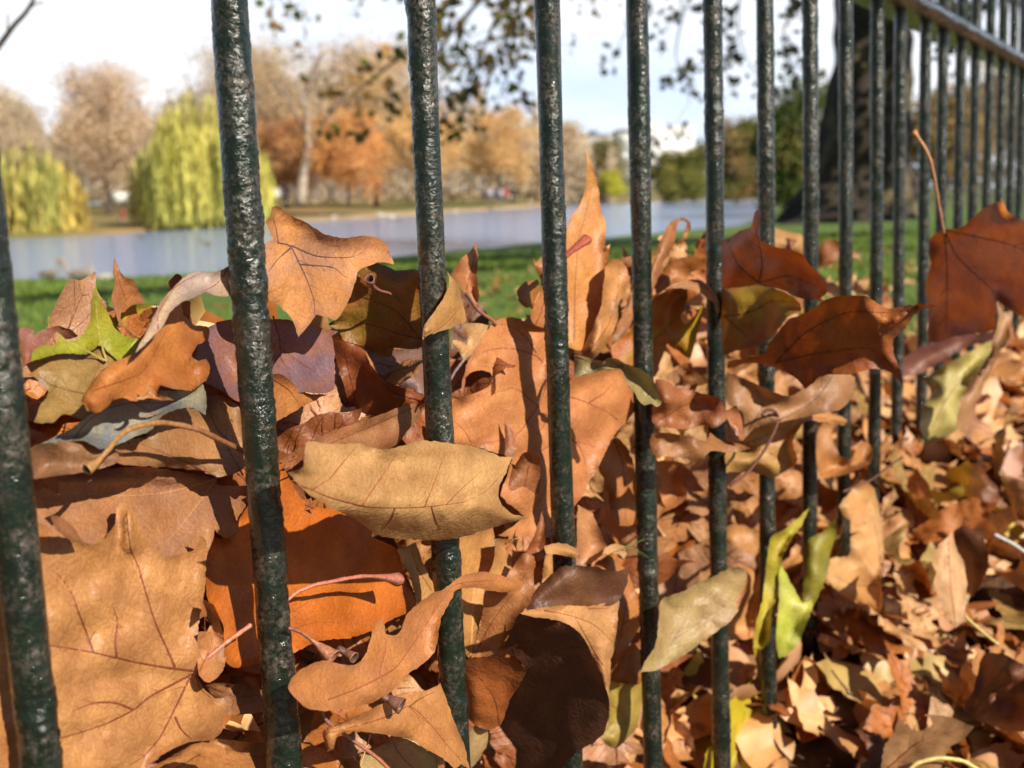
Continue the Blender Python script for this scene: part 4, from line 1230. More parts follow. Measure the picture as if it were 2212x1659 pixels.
leaf('broad tan leaf with dark midrib standing highest, right of the second railing bar',
 [dict(c='D', o='588,447 603,447 625,463 660,480 700,505 740,514 790,509 820,516 838,533 851,571 822,566 803,572 775,585 768,610 757,640 745,665 726,692 705,684 683,680 679,686 661,711 644,728 633,693 608,664 579,646 560,622 555,590 562,555 580,520 590,518 574,476 583,470',
   off=.012, gy=-.10, gx=.03, col=(.66, .33, .13), col2=(.54, .30, .19), vc=(.15, .09, .10),
   v=['600,525 626,531 647,571 665,610 678,650 680,684', '629,531 683,553 755,556 791,542', '647,571 683,574 719,578 748,600', '600,525 597,500 590,470', '629,535 600,560 578,590'],
   ridge=[(640, 560, 680, 690, .004, 30)], bend=[(760, 500, 730, 700, -.006)], curl=.006)])
leaf('shaded brown leaf behind the third railing bar, its cup-ended stalk curling upward',
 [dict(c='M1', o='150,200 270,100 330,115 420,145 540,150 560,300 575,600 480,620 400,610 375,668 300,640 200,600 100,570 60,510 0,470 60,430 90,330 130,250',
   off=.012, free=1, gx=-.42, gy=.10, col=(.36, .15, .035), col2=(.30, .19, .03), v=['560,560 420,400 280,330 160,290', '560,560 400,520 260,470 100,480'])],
 [dict(c='M1', pts='572,585 520,455 480,395 430,330 370,285 310,268 265,240 250,195', r=3.4, off=.004, col=(.10, .045, .035), col2=(.26, .10, .07), funnel=12, dz=[.02, .0, -.012, -.014, -.016, -.030])])
leaf('brown leaf with painted purple sheen behind the second railing bar under the highest tan leaf',  # purple sky sheen mixed into the brown base colours
 [dict(c='M0', o='1180,640 1200,560 1250,490 1330,450 1400,440 1620,440 1720,440 1850,470 2030,515 1998,540 2008,640 2005,860 1960,885 1830,880 1660,900 1430,935 1330,870 1225,825 1150,850 1100,790 1110,720',
   off=.035, gx=-.05, gy=-.42, col=(.33, .15, .10), col2=(.22, .14, .21), v=['1640,420 1680,560 1690,680 1740,780 1760,860', '1690,620 1800,700 1900,760'], curl=.003)])
leaf('bright tan leaf end poking out right of the second bar, below the purple-sheened leaf',
 [dict(c='M0', o='1600,770 1700,775 1830,880 1965,890 1800,975 1690,1040 1600,1075', off=.025, gx=.1, gy=.02, col=TAN, v=['1640,800 1740,870 1810,975'], sides=False)])
leaf('twisted leaf arching like a ribbon, lilac-grey outside and orange inside, left of the second bar',
 [dict(c='M0', o='815,640 870,535 925,420 960,340 1050,240 1130,172 1200,152 1300,156 1400,110 1400,290 1330,306 1280,290 1230,280 1150,320 1085,342 1020,400 980,480 930,530 870,592',
   off=.004, gx=-.05, gy=-.30, col=(.50, .44, .44), col2=(.58, .48, .38), vc=(.4, .10, .07), v=['950,500 945,420 1050,250 1200,165', '1370,130 1300,230 1200,280'], sides=False, und=.001),
  dict(c='M0', o='490,930 545,832 600,762 700,692 815,640 870,592 980,480 1020,400 1085,342 1105,410 1160,470 1256,492 1245,560 1190,592 1150,660 1190,690 1240,682 1262,752 1220,822 1150,866 1060,862 960,842 945,882 1042,926 960,927 900,915 800,930 740,915 680,925 640,972 580,1002 520,972',
   off=.006, gx=.10, gy=-.16, col=(.60, .26, .07), col2=(.50, .19, .05), v=['560,870 700,820 850,760 930,640 1000,500'], ridge=[(700, 750, 900, 560, .008, 30), (1240, 700, 1220, 830, .01, 18)], bend=[(930, 900, 1010, 470, .012)], curl=.007),
  dict(c='M0', o='660,880 668,930 640,972 580,1002 520,985 505,940 560,960 620,955', off=-.004, gx=.1, gy=-.1, col=PALE, sides=False, sp=6),
  dict(c='M0', o='868,822 905,840 915,880 890,910 850,925 820,915 880,885 890,855', off=-.002, gx=.1, gy=-.1, col=PALE, sides=False, sp=6)])
leaf('dull olive-tan leaf with a curved shadow across it, right of the leftmost railing bar',
 [dict(c='M0', o='150,712 200,690 330,652 420,645 520,650 560,620 600,598 660,640 715,692 660,720 600,760 545,832 490,930 560,1010 480,1040 380,1010 320,1060 205,1062 240,960 290,880 220,800',
   off=.03, gx=-.02, gy=-.22, col=(.40, .30, .12), col2=(.36, .24, .08), v=['560,900 420,870 300,830 220,770', '560,900 560,800 600,700 640,650'])])
leaf('upright lime-green leaf with a sharp tip between the first two railing bars',
 [dict(c='M0', o='572,232 590,290 630,370 680,440 740,540 830,560 825,640 722,692 600,598 520,650 420,645 330,652 190,692 195,640 250,600 340,590 345,518 400,572 470,560 520,500 545,420 550,330',
   off=.055, gx=.06, gy=-.16, col=(.34, .44, .03), col2=(.44, .46, .05), vc=(.5, .5, .15), v=['640,690 600,550 580,400 572,270', '640,690 500,620 345,540'])])
leaf('narrow brown leaf curling upright beyond the lime-green leaf, with a looping stalk',
 [dict(c='M0', o='690,70 712,130 745,185 800,205 840,280 875,345 800,350 750,395 725,402 738,470 800,530 860,562 815,560 760,520 712,450 688,390 670,310 690,230 680,150', off=.06, gx=.1, gy=-.1, col=(.50, .24, .09), col2=(.42, .2, .11), v=['700,120 720,230 760,330'], sides=False, sp=7)])
leaf('olive-yellow leaf fragment behind the lime-green leaf, under the narrow brown one',
 [dict(c='M0', o='690,420 760,370 830,350 900,355 935,392 880,460 860,560 760,545 715,480', off=.07, gx=.02, gy=-.1, col=(.46, .36, .04), col2=(.34, .24, .04), v=['860,540 800,460 760,390'], sides=False)])
leaf('small curled brown leaf edge beside the leftmost railing bar, at grass level',
 [dict(c='M0', o='120,500 200,488 200,538 270,500 340,480 420,500 472,541 400,560 345,520 300,562 250,602 195,642 190,700 140,730 120,600', off=.07, gx=-.05, gy=-.05, col=(.40, .18, .10), col2=(.34, .16, .14), sides=False)])
leaf('rusty curled leaf upright near the left bar group, seen behind the arching lilac-grey leaf',
 [dict(c='M0', o='1010,225 1060,170 1095,190 1080,230 1040,260 1060,300 1100,320 1145,340 1140,450 1080,420 1040,330', off=.07, gx=.06, gy=-.1, col=(.34, .10, .04), sides=False, sp=7)])
leaf('grey leaf with painted blue sheen, pale mouldy patch, lying across the left of the pile',  # blue of the reflected sky painted into the grey base colour
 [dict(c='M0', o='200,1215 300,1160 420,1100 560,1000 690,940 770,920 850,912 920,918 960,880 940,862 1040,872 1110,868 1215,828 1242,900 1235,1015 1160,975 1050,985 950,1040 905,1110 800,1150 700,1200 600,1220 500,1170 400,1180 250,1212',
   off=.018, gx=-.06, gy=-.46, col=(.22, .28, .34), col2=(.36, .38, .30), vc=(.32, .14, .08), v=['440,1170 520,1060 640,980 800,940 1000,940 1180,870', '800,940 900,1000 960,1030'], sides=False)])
leaf('speckled tan-brown leaf left of the second railing bar with a thick arching yellow stalk',
 [dict(c='M0', o='1245,900 1330,900 1430,960 1460,1100 1470,1330 1320,1387 1200,1350 1000,1330 840,1322 700,1300 690,1220 760,1170 880,1140 950,1040 1050,985 1160,975 1235,1012',
   off=.024, gx=.02, gy=-.22, col=(.46, .25, .11), col2=(.34, .2, .09), v=['1460,1250 1300,1090 1240,930', '1460,1380 1360,1200 1290,1080', '1300,1380 1100,1290 950,1230 800,1170'])],
 [dict(c='M0', pts='1460,1235 1330,1170 1200,1110 1080,1077 960,1062 860,1077 770,1105 700,1160 640,1235 580,1300 520,1345', r=7.2, off=-.006, col=(.22, .09, .035), col2=(.32, .16, .05), funnel=14, dz=[.02, .01, 0, 0, -.004, -.006, -.01, -.01])])
leaf('flat dull-brown leaf edge in shade just right of the leftmost railing bar',
 [dict(c='M0', o='190,1215 350,1180 500,1168 570,1190 610,1222 700,1230 712,1290 640,1330 420,1372 200,1400', off=.02, gx=-.1, gy=.08, col=(.34, .19, .10), col2=(.28, .16, .09), sides=False)])
leaf('wide brown leaf with pale side veins and lilac shine, above the large golden tan leaf',
 [dict(c='M0', o='180,1420 420,1372 640,1340 840,1325 1050,1350 1250,1385 1400,1400 1480,1420 1480,1560 1440,1680 1400,1740 1340,1755 1290,1700 1240,1850 1050,1880 800,1850 500,1860 300,1800 180,1700',
   off=.030, gx=.0, gy=-.14, col=(.50, .25, .11), col2=(.42, .23, .14), vc=(.62, .36, .18), v=['1300,1400 1150,1600 1000,1780', '1300,1400 1000,1480 700,1500 400,1480 260,1500', '860,1370 800,1440 600,1600'], ridge=[(300, 1410, 1300, 1390, .006, 12)], bend=[(1260, 1850, 1220, 1380, .02)])])
leaf('largest golden tan leaf bottom left, seen behind the two nearest bars with reddish veins',
 [dict(c='B0', o='270,200 340,240 420,280 500,303 560,315 640,265 690,190 700,100 722,60 755,60 800,110 840,200 880,270 930,330 990,390 1080,375 1160,350 1190,300 1180,258 1220,268 1247,330 1236,470 1235,560 1212,700 1190,820 1195,950 1190,1030 1180,1090 1220,1180 1300,1240 1340,1235 1407,1265 1345,1330 1330,1440 1280,1492 1160,1500 1050,1540 900,1620 860,1700 420,1740 200,1740 -120,1740 -120,150 100,150',
   off=.001, gx=.02, gy=-.02, col=(.64, .35, .14), col2=(.54, .28, .12), vc=(.26, .075, .035), sp=9, vw=5.6,
   v=['1160,1075 1000,1055 800,1020 560,965 350,930 100,900 -80,880', '1050,1050 1000,940 930,780 880,620 830,450 785,340 760,110', '560,962 520,850 470,720 420,590 350,500 310,470', '1160,1090 1050,1150 900,1230 800,1310 640,1390 500,1440 300,1500 50,1600', '1140,1110 1080,1240 1020,1360 950,1490 860,1590 780,1640', '1175,1100 1200,1180 1290,1260', '800,1310 700,1270 560,1270 430,1320', '1050,1350 1090,1430 1160,1495', '700,990 690,900 705,780 680,690'],
   ridge=[(700, 330, 740, 80, -.003, 14), (600, 1130, 1100, 1120, -.004, 22), (770, 130, 780, 330, .006, 14)], vrel=.0016, und=.0012, curl=.004)],
 [dict(c='B0', pts='1150,1085 1230,1012 1350,912 1500,805', r=6.2, off=.0, col=(.36, .13, .07), col2=(.44, .17, .11), dz=[.004, -.004, -.008, -.01])])
leaf('brown lobe curled to a pointed tongue over the hollow above the golden tan leaf',
 [dict(c='B0', o='300,145 360,150 430,200 480,270 500,303 420,282 350,240', off=.006, gx=.05, gy=-.1, col=(.56, .28, .14), sides=False, sp=6)])
leaf('tan leaf with a torn hole between the golden tan leaf and the deep orange one',
 [dict(c='B0', o='1215,645 1280,680 1325,780 1345,880 1345,1000 1362,985 1345,1060 1300,1120 1245,1145 1195,1100 1185,900', off=.018, gx=.06, gy=-.1, col=(.60, .29, .12), v=['1200,1080 1270,900 1240,700'], holes=['1190,765 1245,760 1262,800 1230,840 1190,842'])])
leaf('deep orange leaf spreading behind the second railing bar with a pinkish wedge-ended stalk',
 [dict(c='B0', o='1240,225 1330,285 1480,100 1560,0 1690,-180 1725,-110 1800,30 1900,92 2000,105 2100,130 2170,180 2215,260 2390,345 2420,450 2470,560 2502,690 2370,760 2220,840 2090,880 1985,886 1900,900 1780,960 1560,1032 1400,1056 1345,1000 1340,800 1250,650 1232,470',
   off=.020, gx=.02, gy=-.14, col=(.66, .20, .02), col2=(.56, .17, .025), vc=(.46, .16, .04), sp=10, v=['1550,900 1700,760 1900,640 2200,580', '1550,900 1650,600 1690,300 1700,0', '1550,900 1900,780 2100,800'], vrel=.002, curl=.006),
  dict(c='B1', o='150,150 185,170 240,215 265,245 240,300 215,347 200,270 180,200', off=.004, gx=.1, gy=-.1, col=(.62, .28, .09), sides=False, sp=6)],
 [dict(c='B1', pts='-245,650 -180,600 -80,560 0,545 120,520 220,508 320,512 425,528', r=5.4, off=.0, col=(.46, .16, .10), col2=(.34, .12, .08), funnel=16, endcol=(.25, .09, .06), dz=[.01, 0, -.004, -.006])])
leaf('pale olive-tan leaf draped flat in front of the third railing bar, centre of the picture',
 [dict(c='M1', o='-125,1178 0,1188 90,1188 160,1184 230,1196 300,1220 390,1215 470,1192 560,1170 680,1178 780,1190 900,1212 1000,1250 1050,1270 1112,1264 1090,1310 1070,1362 1030,1442 1022,1505 1060,1570 1110,1612 1222,1632 1120,1655 1000,1690 880,1727 780,1756 620,1768 450,1762 330,1747 265,1713 160,1640 60,1592 0,1562 -100,1502 -170,1442 -238,1362 -150,1330 -140,1270',
   off=-.040, gx=.06, gy=-.10, cen=(400, 1450), col=(.72, .47, .22), col2=(.54, .33, .14), vc=(.44, .17, .07), sp=8, vw=3.6,
   v=['-160,1440 0,1505 220,1560 450,1572 650,1560 820,1535 950,1470 1070,1345', '10,1400 95,1295 180,1195', '212,1548 320,1390 440,1205', '583,1560 640,1420 712,1215', '712,1552 800,1460 900,1375', '400,1572 380,1640 330,1700', '620,1565 650,1650 680,1700', '-100,1470 -40,1430 10,1400'], sides=False,
   bend=[(-160, 1470, 1070, 1545, .085)], ridge=[(900, 1560, 1180, 1632, .004, 18)], vrel=.0018)])
leaf('big red-stalked pinkish tan leaf, rolled over at the top, behind the fourth railing bar',
 [dict(c='M1', o='745,930 800,908 890,880 960,850 990,800 975,762 930,748 870,757 830,792 808,900 800,860 815,790 830,720 870,630 910,550 960,500 1000,455 1060,432 1110,428 1160,440 1210,475 1270,480 1320,500 1352,560 1367,600 1350,650 1340,690 1356,746 1320,742 1325,800 1350,860 1380,900 1400,860 1480,790 1560,770 1650,746 1740,739 1772,746 1777,782 1800,830 1842,880 1870,940 1850,982 1790,1060 1740,1110 1690,1190 1650,1280 1610,1360 1570,1412 1542,1480 1522,1512 1460,1600 1400,1700 1340,1750 1200,1750 1020,1742 1120,1680 1180,1620 1040,1500 1070,1400 1110,1265 1000,1240 900,1210 745,1180',
   off=.0005, gx=.03, gy=-.035, cen=(1200, 1050), col=(.66, .31, .125), col2=(.60, .26, .11), vc=(.38, .12, .07), sp=8, vw=3.4,
   v=['1312,760 1305,850 1275,940 1210,1040 1130,1135 1000,1175 880,1190 760,1185', '1325,800 1350,950 1352,1150 1320,1400 1262,1560 1200,1680', '1310,720 1250,660 1150,625 1050,614 950,630 880,672 832,730', '1250,640 1200,560 1130,500 1040,470 945,505', '1270,970 1200,910 1150,870 1100,850 1060,870 1012,880', '1352,880 1500,920 1600,960 1700,1010 1778,1080', '1570,940 1650,890 1740,800', '1352,1150 1510,1180 1570,1195 1620,1215', '1400,1100 1515,1210 1545,1300 1550,1400', '860,1180 820,1110 755,1050', '1342,1190 1262,1242', '1352,1000 1250,1140'],
   sides=False, bend=[(1400, 640, 700, 600, .020)],
   ridge=[(860, 760, 820, 900, .008, 14)], curl=.003, und=.0016, vrel=.0014),
  dict(c='M1', o='1060,1035 1092,1078 1120,1140 1130,1200 1112,1268 1070,1264 1064,1150', off=-.006, gx=-.15, gy=-.1, col=(.46, .20, .09), sides=False, sp=6),
  dict(c='M1', o='1020,1452 1060,1390 1120,1320 1170,1245 1230,1240 1270,1270 1276,1400 1260,1550 1230,1612 1190,1626 1110,1612 1060,1562 1025,1505', off=-.004, gx=-.14, gy=.10, col=(.44, .20, .09), v=['1130,1600 1180,1450 1220,1260'], sides=False, sp=7),  # darker colour on this lobe stands in for its shade
  dict(c='M1', o='830,792 870,757 930,748 975,762 990,800 960,850 890,880 845,893', off=.03, gx=-.1, gy=.1, col=(.20, .08, .035), sides=False, sp=7)],
 [dict(c='M1', pts='1010,470 985,445 940,415 895,380 860,330 832,288', r=4.4, off=.012, col=(.42, .12, .07), col2=(.12, .08, .07))])
leaf('crinkled grey-green leaf crossing in front of the fifth railing bar',
 [dict(c='M1', o='1480,655 1560,670 1640,692 1680,672 1740,680 1800,712 1880,742 1950,800 1975,840 1985,890 2004,940 1975,967 1940,945 1900,957 1870,930 1842,880 1800,830 1777,782 1760,740 1650,748 1560,770 1480,785',
   off=-.006, gx=-.10, gy=-.05, cen=(1700, 800), col=(.42, .40, .19), col2=(.36, .34, .17), vc=(.50, .20, .08), v=['1490,662 1570,700 1640,742', '1700,700 1800,760 1900,850 1960,930'], und=.003, sides=False)])
leaf('tall spear of a bright tan leaf rising highest beside the fourth railing bar',
 [dict(c='T1', o='1549,852 1558,920 1598,1020 1622,1100 1635,1200 1640,1260 1665,1330 1666,1482 1692,1468 1686,1545 1680,1640 1660,1730 1640,1820 1610,1910 1560,2020 1530,2100 1440,2080 1400,1800 1410,1450 1450,1320 1500,1250 1535,1180 1550,1080 1556,980 1551,900',
   off=.016, gx=.06, gy=-.08, col=(.72, .38, .13), col2=(.64, .31, .11), vc=(.40, .18, .07), v=['1480,2050 1485,1700 1510,1420 1550,1280 1580,1120 1556,900'], curl=.003, und=.0012)])
leaf('pale tan leaf blade folded upright against the right of the tall spear leaf',
 [dict(c='M1', o='1670,130 1720,76 1770,90 1800,150 1807,210 1780,290 1745,360 1742,450 1690,560 1642,630 1590,682 1520,640 1560,550 1620,420 1645,330 1655,240', off=.008, gx=.10, gy=-.10, col=(.70, .38, .15), v=['1560,650 1680,480 1740,300 1750,110'], ridge=[(1600, 620, 1640, 400, .004, 12)])])
leaf('dusky folded leaf half hidden between the tall spear leaf and the fifth railing bar',
 [dict(c='M1', o='1740,90 1800,65 1840,60 1850,300 1840,420 1780,540 1700,600 1740,480 1790,360 1822,250 1810,150', off=.03, gx=-.1, gy=0, col=(.42, .2, .08), sides=False)])
leaf('brown spiky leaf just left of the fourth railing bar, above the rolled pinkish leaf',
 [dict(c='M1', o='1226,64 1250,102 1290,62 1320,50 1400,60 1400,480 1310,490 1260,482 1165,470 1230,380 1270,290 1282,210 1252,150', off=.02, gx=.04, gy=-.1, col=(.50, .22, .08), v=['1250,470 1300,330 1300,120'])])
leaf('little orange-brown curl left of the fourth railing bar, against the grass',
 [dict(c='M1', o='1133,292 1148,250 1190,217 1265,200 1273,260 1242,330 1205,372 1160,350', off=.03, gx=.0, gy=-.1, col=(.44, .20, .05), sides=False, sp=6, ridge=[(1150, 300, 1200, 360, .005, 8)])])
leaf('pointed tan leaf spike standing against the grass, right of the third railing bar',
 [dict(c='M1', o='893,-22 902,60 897,180 907,300 903,372 860,332 790,242 742,170 800,82 860,20', off=.075, gx=-.02, gy=-.05, col=(.52, .24, .10), v=['830,260 860,150 892,20'], sides=False)])
leaf('pale tan leaf tip wrapped round the front of the third railing bar',
 [dict(c='M1', o='712,142 735,182 782,232 802,300 832,440 828,458 790,466 740,492 680,512 600,537 568,562 576,490 602,440 650,380 690,322 722,250 727,190', off=-.013, gx=.14, gy=-.06, col=(.64, .41, .16), col2=(.58, .34, .12), vc=(.4, .2, .08), v=['580,545 700,470 780,380 795,290'], sides=False, sp=6, bend=[(560, 560, 720, 150, -.004)])])
leaf('pale curled leaf between the third bar and the rolled pinkish leaf',
 [dict(c='M1', o='800,490 830,463 900,462 965,478 940,530 900,590 860,650 820,690 790,640 745,590 752,568 800,572 835,600 838,540', off=.012, gx=.05, gy=-.1, col=(.68, .43, .20), sides=False, sp=7)])
leaf('brown leaf with painted lilac sheen in shadow left of the third railing bar',  # lilac tint in the base colours paints the sky's sheen
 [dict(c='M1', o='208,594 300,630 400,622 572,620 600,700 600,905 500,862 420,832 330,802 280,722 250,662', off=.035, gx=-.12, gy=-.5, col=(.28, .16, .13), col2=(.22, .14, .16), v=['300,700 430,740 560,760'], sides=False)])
leaf('dark rust leaf hollow below the lilac-sheened leaf, left of the third railing bar',
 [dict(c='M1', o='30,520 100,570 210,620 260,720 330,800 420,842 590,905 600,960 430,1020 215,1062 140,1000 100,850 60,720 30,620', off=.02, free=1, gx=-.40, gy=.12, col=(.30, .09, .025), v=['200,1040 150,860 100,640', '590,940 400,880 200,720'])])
leaf('long thin brown leaf slanting up to the third railing bar behind the pale draped one',
 [dict(c='M1', o='-290,1292 -120,1182 30,1110 240,1040 430,970 530,940 600,945 545,1030 480,1110 400,1205 300,1225 160,1195 0,1190 -120,1190 -220,1340', off=.006, gx=.02, gy=-.22, col=(.42, .22, .11), col2=(.34, .15, .06), v=['-240,1300 100,1150 400,1020 560,950'], sides=False, ridge=[(-200, 1240, 560, 940, .004, 8)])])
leaf('curled yellow-orange leaf behind the fifth and sixth railing bars with a deep dark notch',
 [dict(c='M2', o='-20,300 60,262 180,252 190,330 150,420 162,470 200,462 240,402 283,350 270,450 240,560 220,640 205,682 120,622 70,592 30,682 0,780 -80,800 -250,700 -258,560 -170,522 -130,450 -110,360',
   off=.02, gx=.05, gy=-.1, col=(.46, .34, .025), col2=(.50, .17, .03), v=['-120,700 0,560 120,420 180,270'])])
leaf('pale tan tip arching over like a beak in front of the sixth railing bar',
 [dict(c='M2', o='0,300 30,280 100,230 200,205 280,210 340,262 375,320 380,385 370,425 350,352 310,312 260,280 190,256 100,256 40,282', off=-.010, gx=.05, gy=-.25, col=(.66, .38, .17), sides=False, sp=6, v=['60,260 200,228 300,250 370,360'])])
leaf('rust-tan leaf ending in a thin hooked curl above the grass beside the fifth bar',
 [dict(c='T2', o='-60,1660 -40,1560 0,1500 50,1400 90,1332 150,1310 190,1320 207,1352 202,1388 178,1402 153,1392 175,1380 187,1352 165,1326 132,1340 122,1390 110,1462 80,1532 50,1592 20,1662 -20,1740', off=.015, gx=.05, gy=-.1, col=(.54, .26, .11), sides=False, sp=6, v=['0,1640 60,1500 110,1360 150,1320'])])
leaf('orange-brown leaf bowed over between the fifth and sixth bars, above the yellow-orange one',
 [dict(c='M2', o='20,180 60,112 140,75 230,60 300,90 333,150 337,212 300,140 250,140 190,180 180,240 100,250 60,262 -20,300 -20,240', off=.012, gx=.0, gy=-.2, col=(.60, .30, .10), col2=(.5, .2, .05), sides=False, ridge=[(100, 100, 300, 90, .006, 12)])])
leaf('bright pale rounded leaf end behind the fifth railing bar, lit by the sun',
 [dict(c='M1', o='1830,110 1900,60 1960,35 2040,25 2070,20 2050,90 2010,150 1960,220 1900,280 1840,300', off=.022, gx=.1, gy=-.1, col=(.72, .44, .2), sides=False)])
leaf('yellow and orange leaf panel right of the sixth railing bar, in partial shade',
 [dict(c='M2', o='400,260 520,240 640,238 750,266 850,330 882,392 800,422 740,500 660,582 560,612 480,632 400,660', off=-.002, free=1, gx=-.55, gy=-.0, col=(.46, .19, .035), col2=(.44, .34, .035), v=['410,420 560,400 700,330 840,340', '410,420 520,520 600,590'])])
leaf('dark rust leaf with an upturned tip towering between the sixth and seventh bars',
 [dict(c='M2', o='400,-30 430,-40 480,-78 540,-108 572,-110 585,-170 600,-214 630,-205 625,-130 612,-70 650,-20 720,5 820,25 890,60 920,110 980,170 1026,240 1022,290 950,322 860,312 750,264 640,234 400,262',
   off=-.005, free=1, gx=-.70, gy=.10, col=(.50, .16, .03), col2=(.34, .10, .025), v=['620,220 640,100 600,-120', '620,220 800,180 980,250', '620,220 500,120 440,0'], vc=(.12, .06, .05))])
leaf('cream-tan leaf top lit by the sun behind the towering dark rust leaf',
 [dict(c='T2', o='615,1385 700,1368 790,1388 870,1408 897,1440 892,1540 800,1530 700,1510 640,1480', off=.07, gx=.06, gy=-.15, col=(.66, .42, .2), sides=False)])
leaf('small brown leaf bent to a hook right of the eighth railing bar',
 [dict(c='T2', o='975,1500 1000,1450 1060,1440 1130,1470 1190,1510 1220,1540 1230,1562 1180,1545 1120,1548 1060,1570 1000,1600 975,1610', off=.05, gx=-.1, gy=-.05, col=(.42, .18, .06), sides=False, v=['980,1570 1080,1510 1200,1540'])])
leaf('wide dark orange-brown leaf with a long pointed lobe reaching right, across four bars',
 [dict(c='M2', o='1742,390 1690,366 1650,350 1560,350 1450,366 1400,375 1330,342 1260,302 1150,296 1030,320 900,402 800,442 700,560 640,650 440,692 430,742 560,702 720,732 850,802 900,862 1000,782 1170,770 1280,742 1370,742 1440,782 1492,852 1470,750 1432,650 1430,562 1490,502 1550,422 1640,362',
   off=-.02, free=1, gx=-.45, gy=.30, cen=(1000, 560), col=(.46, .17, .035), col2=(.36, .11, .03), v=['720,700 900,520 1150,400 1400,400 1680,362', '720,700 1000,640 1300,620 1470,780'], vc=(.16, .06, .03))])
leaf('sickle-shaped dull tan leaf curving up in front of the seventh and eighth bars',
 [dict(c='M2', o='1052,403 1082,430 1112,500 1130,600 1162,680 1176,780 1198,790 1190,862 1170,922 1110,982 1000,1002 880,1032 740,1062 600,1092 530,1162 520,1000 425,940 425,760 560,810 700,872 800,902 880,862 980,762 1032,660 1062,560 1070,460',
   off=-.020, gx=-.10, gy=-.12, cen=(800, 900), col=(.46, .26, .13), col2=(.38, .21, .1), vc=(.18, .10, .06), v=['640,1080 800,1020 960,920 1060,780 1110,600 1066,430', '560,1100 640,960 600,850 470,790', '700,1050 640,960'], vrel=.002, curl=.004)])
leaf('yellowish tan lobe under the sickle-shaped leaf, pointing right past the eighth bar',
 [dict(c='M2', o='530,1162 600,1092 740,1062 900,1012 1000,992 1100,1020 1232,1086 1100,1072 1000,1056 900,1052 862,1100 820,1180 852,1282 800,1342 700,1392 600,1362 425,1360 425,1240 560,1220',
   off=-.012, gx=.02, gy=-.1, cen=(700, 1200), col=(.60, .32, .12), col2=(.52, .34, .12), v=['520,1200 700,1120 900,1030 1150,1062', '560,1200 700,1250 800,1320'])])
leaf('crumpled brown leaf with ragged edge wrapped across the sixth railing bar',
 [dict(c='M2', o='0,800 60,806 130,850 200,832 256,828 235,872 300,892 380,912 425,985 480,960 502,1000 520,1060 528,1172 470,1120 430,1040 340,1100 290,1075 200,1100 60,1090 -20,1060 -10,900', off=-.012, gx=-.10, gy=-.02, cen=(250, 980), col=(.42, .18, .07), col2=(.34, .12, .05), und=.004, curl=.009, v=['0,1060 160,960 300,920 420,1000'])])
leaf('low crumbly brown leaf ridge under the crumpled leaf at the sixth bar',
 [dict(c='M2', o='-20,1130 80,1125 150,1132 300,1172 322,1122 400,1170 480,1182 575,1218 440,1242 330,1232 262,1300 150,1270 -20,1250', off=-.004, gx=-.05, gy=-.2, cen=(250, 1200), col=(.48, .24, .1), und=.003, sides=False)])
leaf('narrow bowed tan leaf standing between the fourth and fifth railing bars',
 [dict(c='M1', o='1680,1172 1730,1150 1790,1202 1832,1292 1847,1400 1847,1560 1832,1672 1740,1672 1700,1592 1682,1482 1650,1390 1618,1310 1660,1250', off=.02, gx=.08, gy=-.05, col=(.58, .26, .09), v=['1720,1170 1770,1300 1790,1640'], bend=[(1700, 1640, 1640, 1200, .0)])])
leaf('plain tan leaf half tucked behind the fifth railing bar, low right of it',
 [dict(c='M1', o='1960,1292 2060,1290 2137,1312 2130,1420 2162,1500 2100,1562 2020,1602 1960,1660', off=.022, gx=.06, gy=-.05, col=(.56, .26, .1), v=['1970,1640 2040,1480 2110,1330'])])
# ---- lower middle
leaf('huge cupped leaf, shade painted inside, sunlit rim painted pale, in front of the fourth bar',  # dark inside and pale rim put shade and sunlight into the colours
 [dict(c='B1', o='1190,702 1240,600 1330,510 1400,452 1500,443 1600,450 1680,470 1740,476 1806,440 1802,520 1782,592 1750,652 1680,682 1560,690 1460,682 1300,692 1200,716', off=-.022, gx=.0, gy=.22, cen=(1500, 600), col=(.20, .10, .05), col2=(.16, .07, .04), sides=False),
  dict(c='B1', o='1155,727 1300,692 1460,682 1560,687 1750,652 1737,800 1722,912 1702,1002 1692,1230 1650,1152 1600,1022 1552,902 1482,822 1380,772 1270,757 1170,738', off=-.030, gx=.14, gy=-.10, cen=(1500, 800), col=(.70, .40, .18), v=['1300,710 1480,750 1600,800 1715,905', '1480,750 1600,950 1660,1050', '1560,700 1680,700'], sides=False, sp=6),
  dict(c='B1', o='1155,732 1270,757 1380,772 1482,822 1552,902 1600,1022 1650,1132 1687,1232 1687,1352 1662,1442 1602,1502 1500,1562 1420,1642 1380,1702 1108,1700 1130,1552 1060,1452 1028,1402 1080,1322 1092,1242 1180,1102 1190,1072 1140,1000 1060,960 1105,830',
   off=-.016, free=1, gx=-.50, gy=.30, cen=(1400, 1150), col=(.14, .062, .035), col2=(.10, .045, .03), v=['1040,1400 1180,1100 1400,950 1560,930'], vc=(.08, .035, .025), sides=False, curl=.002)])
leaf('dark orange rounded leaf between the third bar and the huge dark cupped leaf',
 [dict(c='B1', o='830,1010 900,992 1000,988 1100,1000 1190,1072 1092,1252 1042,1392 960,1432 850,1372 800,1200', off=.004, free=1, gx=-.32, gy=.15, col=(.42, .14, .035), v=['1030,1400 1000,1240 900,1100'])])
